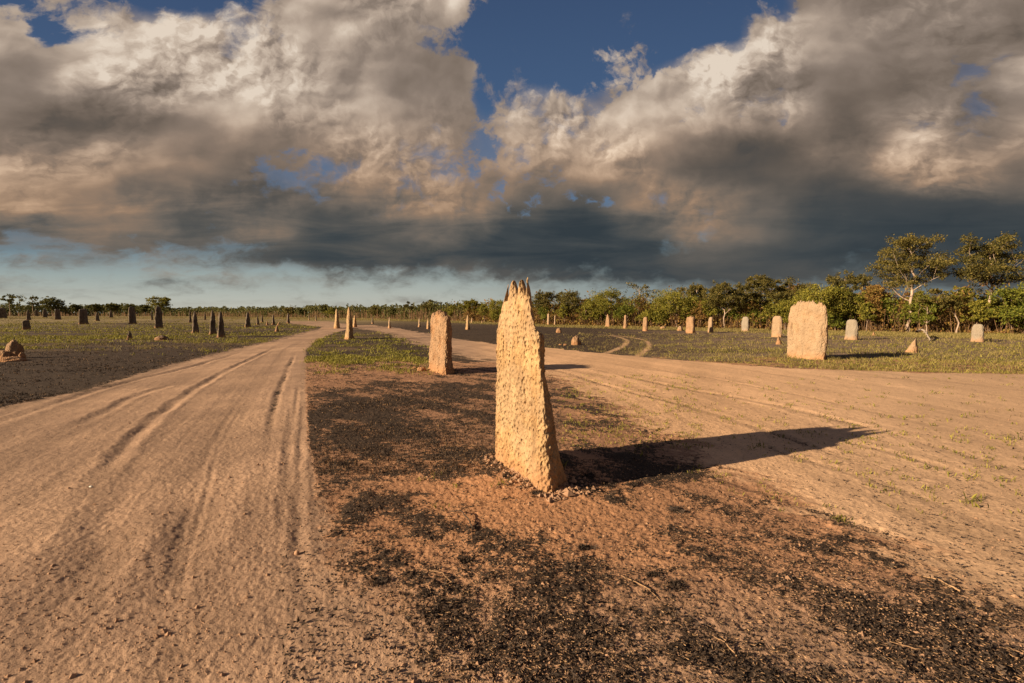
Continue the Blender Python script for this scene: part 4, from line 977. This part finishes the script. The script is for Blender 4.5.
# burnt tufts one can point to
def tuft(px, py, wpx, seed, label):
    x, y = gp(px, py); wdt = wpx / F * y; P, Fq = lump_mesh(wdt * .42, wdt * .34, wdt * .10, seed, 14, 1.3)
    rg = np.random.default_rng(seed); n = 520; a = rg.uniform(0, 6.28, n); ph = rg.uniform(0, 6.28, 3)
    lim = 1 + .35 * np.sin(2 * a + ph[0]) + .3 * np.sin(3 * a + ph[1]) + .2 * np.sin(5 * a + ph[2])
    rr = rg.uniform(0, 1, n) ** .75 * wdt * .5 * lim
    V, F2 = blades(rr * np.cos(a), rr * np.sin(a) * .9, rr * 0, np.full(n, .020) * rg.uniform(.4, 1.6, n), np.full(n, .0028), 1, rg, np.full(n, .006))
    o = raw_mesh('burnt_tuft', np.vstack([P, V]), np.vstack([Fq, F2 + len(P)]), M_char, smooth=False, loc=(x, y, float(ground_h(x, y)[0]) - .006))
    tag(o, label, 'burnt tuft', 'burnt grass tufts')
for i, (px, py, wpx, lb) in enumerate([(679, 510, 34, 'largest black tuft just below the long shadow of the tall mound'), (606, 485, 17, 'black tuft inside the lower part of the long shadow'),
    (588, 478, 20, 'black tuft in the shadow nearest the foot of the tall mound'), (634, 485, 13, 'small black tuft in the shadow, right of its neighbour'),
    (537, 496, 17, 'black tuft right under the near foot of the tall mound'), (494, 463, 10, 'black tuft at the left foot of the tall mound'), (509, 481, 10, 'small black tuft against the lit side of the tall mound'),
    (380, 582, 34, 'wide black tuft at lower left of the burnt patch'), (432, 615, 24, 'black tuft below and right of the wide lower left one'), (585, 548, 13, 'small black tuft below the tall mound'),
    (675, 585, 22, 'black tuft in the lower middle of the burnt patch'), (655, 575, 16, 'black tuft touching another at its left, lower middle'), (465, 562, 12, 'small black tuft beneath the curved twig')]):
    tuft(px, py, wpx, 40 + i, lb)
def stick(pts, r, m, name, label, cat, group=None, z=None):
    P3 = []
    for i, p in enumerate(pts):
        x, y = gp(*p[:2]); P3.append((x, y, float(ground_h(x, y)[0]) + r * .7 + (p[2] if len(p) > 2 else 0)))
    P3 = np.array(P3); sm = np.array([[np.interp(t, range(len(P3)), P3[:, a]) for a in range(3)] for t in np.linspace(0, len(P3) - 1, 5 * len(P3))])
    sm += np.random.default_rng(len(label)).normal(size=sm.shape) * r * .3
    V, Fq = tubes([(sm - sm[0], r * np.linspace(1, .45, len(sm)))], 6)
    return tag(raw_mesh(name, V, Fq, m, loc=tuple(sm[0])), label, cat, group)
stick([(473, 531, 0), (469, 523, .02), (461, 516, .03), (449, 512, 0)], .007, M_char, 'twig', 'curved dark twig arching over the soil left below the tall mound', 'twig', 'twigs on the burnt ground')
stick([(960, 594), (938, 583, .01), (917, 576)], .006, M_twig, 'twig', 'pale crooked stick on the burnt ground at lower right', 'twig', 'twigs on the burnt ground')
stick([(737, 657), (725, 646, .01), (712, 636)], .0045, M_twig, 'twig', 'straight pale stick at the lower edge right of centre', 'twig', 'twigs on the burnt ground')
stick([(890, 642), (915, 651, .005), (948, 650)], .004, M_twig, 'twig', 'thin straw stalk near the bottom right corner', 'twig', 'twigs on the burnt ground')
stick([(430, 572), (443, 577, .01), (452, 585)], .005, M_twig, 'twig', 'short pale twig among black tufts at lower left', 'twig', 'twigs on the burnt ground')
stick([(620, 575), (648, 590, .01), (660, 600)], .004, M_twig, 'twig', 'slim pale twig beside the black tuft pair in the lower middle', 'twig', 'twigs on the burnt ground')
stick([(916, 338.5, .35), (921, 337.5, .5), (926, 339, .35), (930, 341.5, 0)], .09, M_ash_wood, 'fallen_branch', 'bleached branch arching off the low triangular pale mound', 'branch')
x, y = gp(91, 487); P, Fq = lump_mesh(.035, .02, .012, 3, 8)
tag(raw_mesh('stone', P, Fq, M_white, loc=(x, y, float(ground_h(x, y)[0]))), 'tiny white stone lying on the left track', 'stone')
x, y = gp(297, 553); P, Fq = lump_mesh(.035, .03, .03, 5, 8)
tag(raw_mesh('stone', P, Fq, M_clod, loc=(x, y, float(ground_h(x, y)[0]))), 'upright orange clod near the right edge of the left track', 'clod')
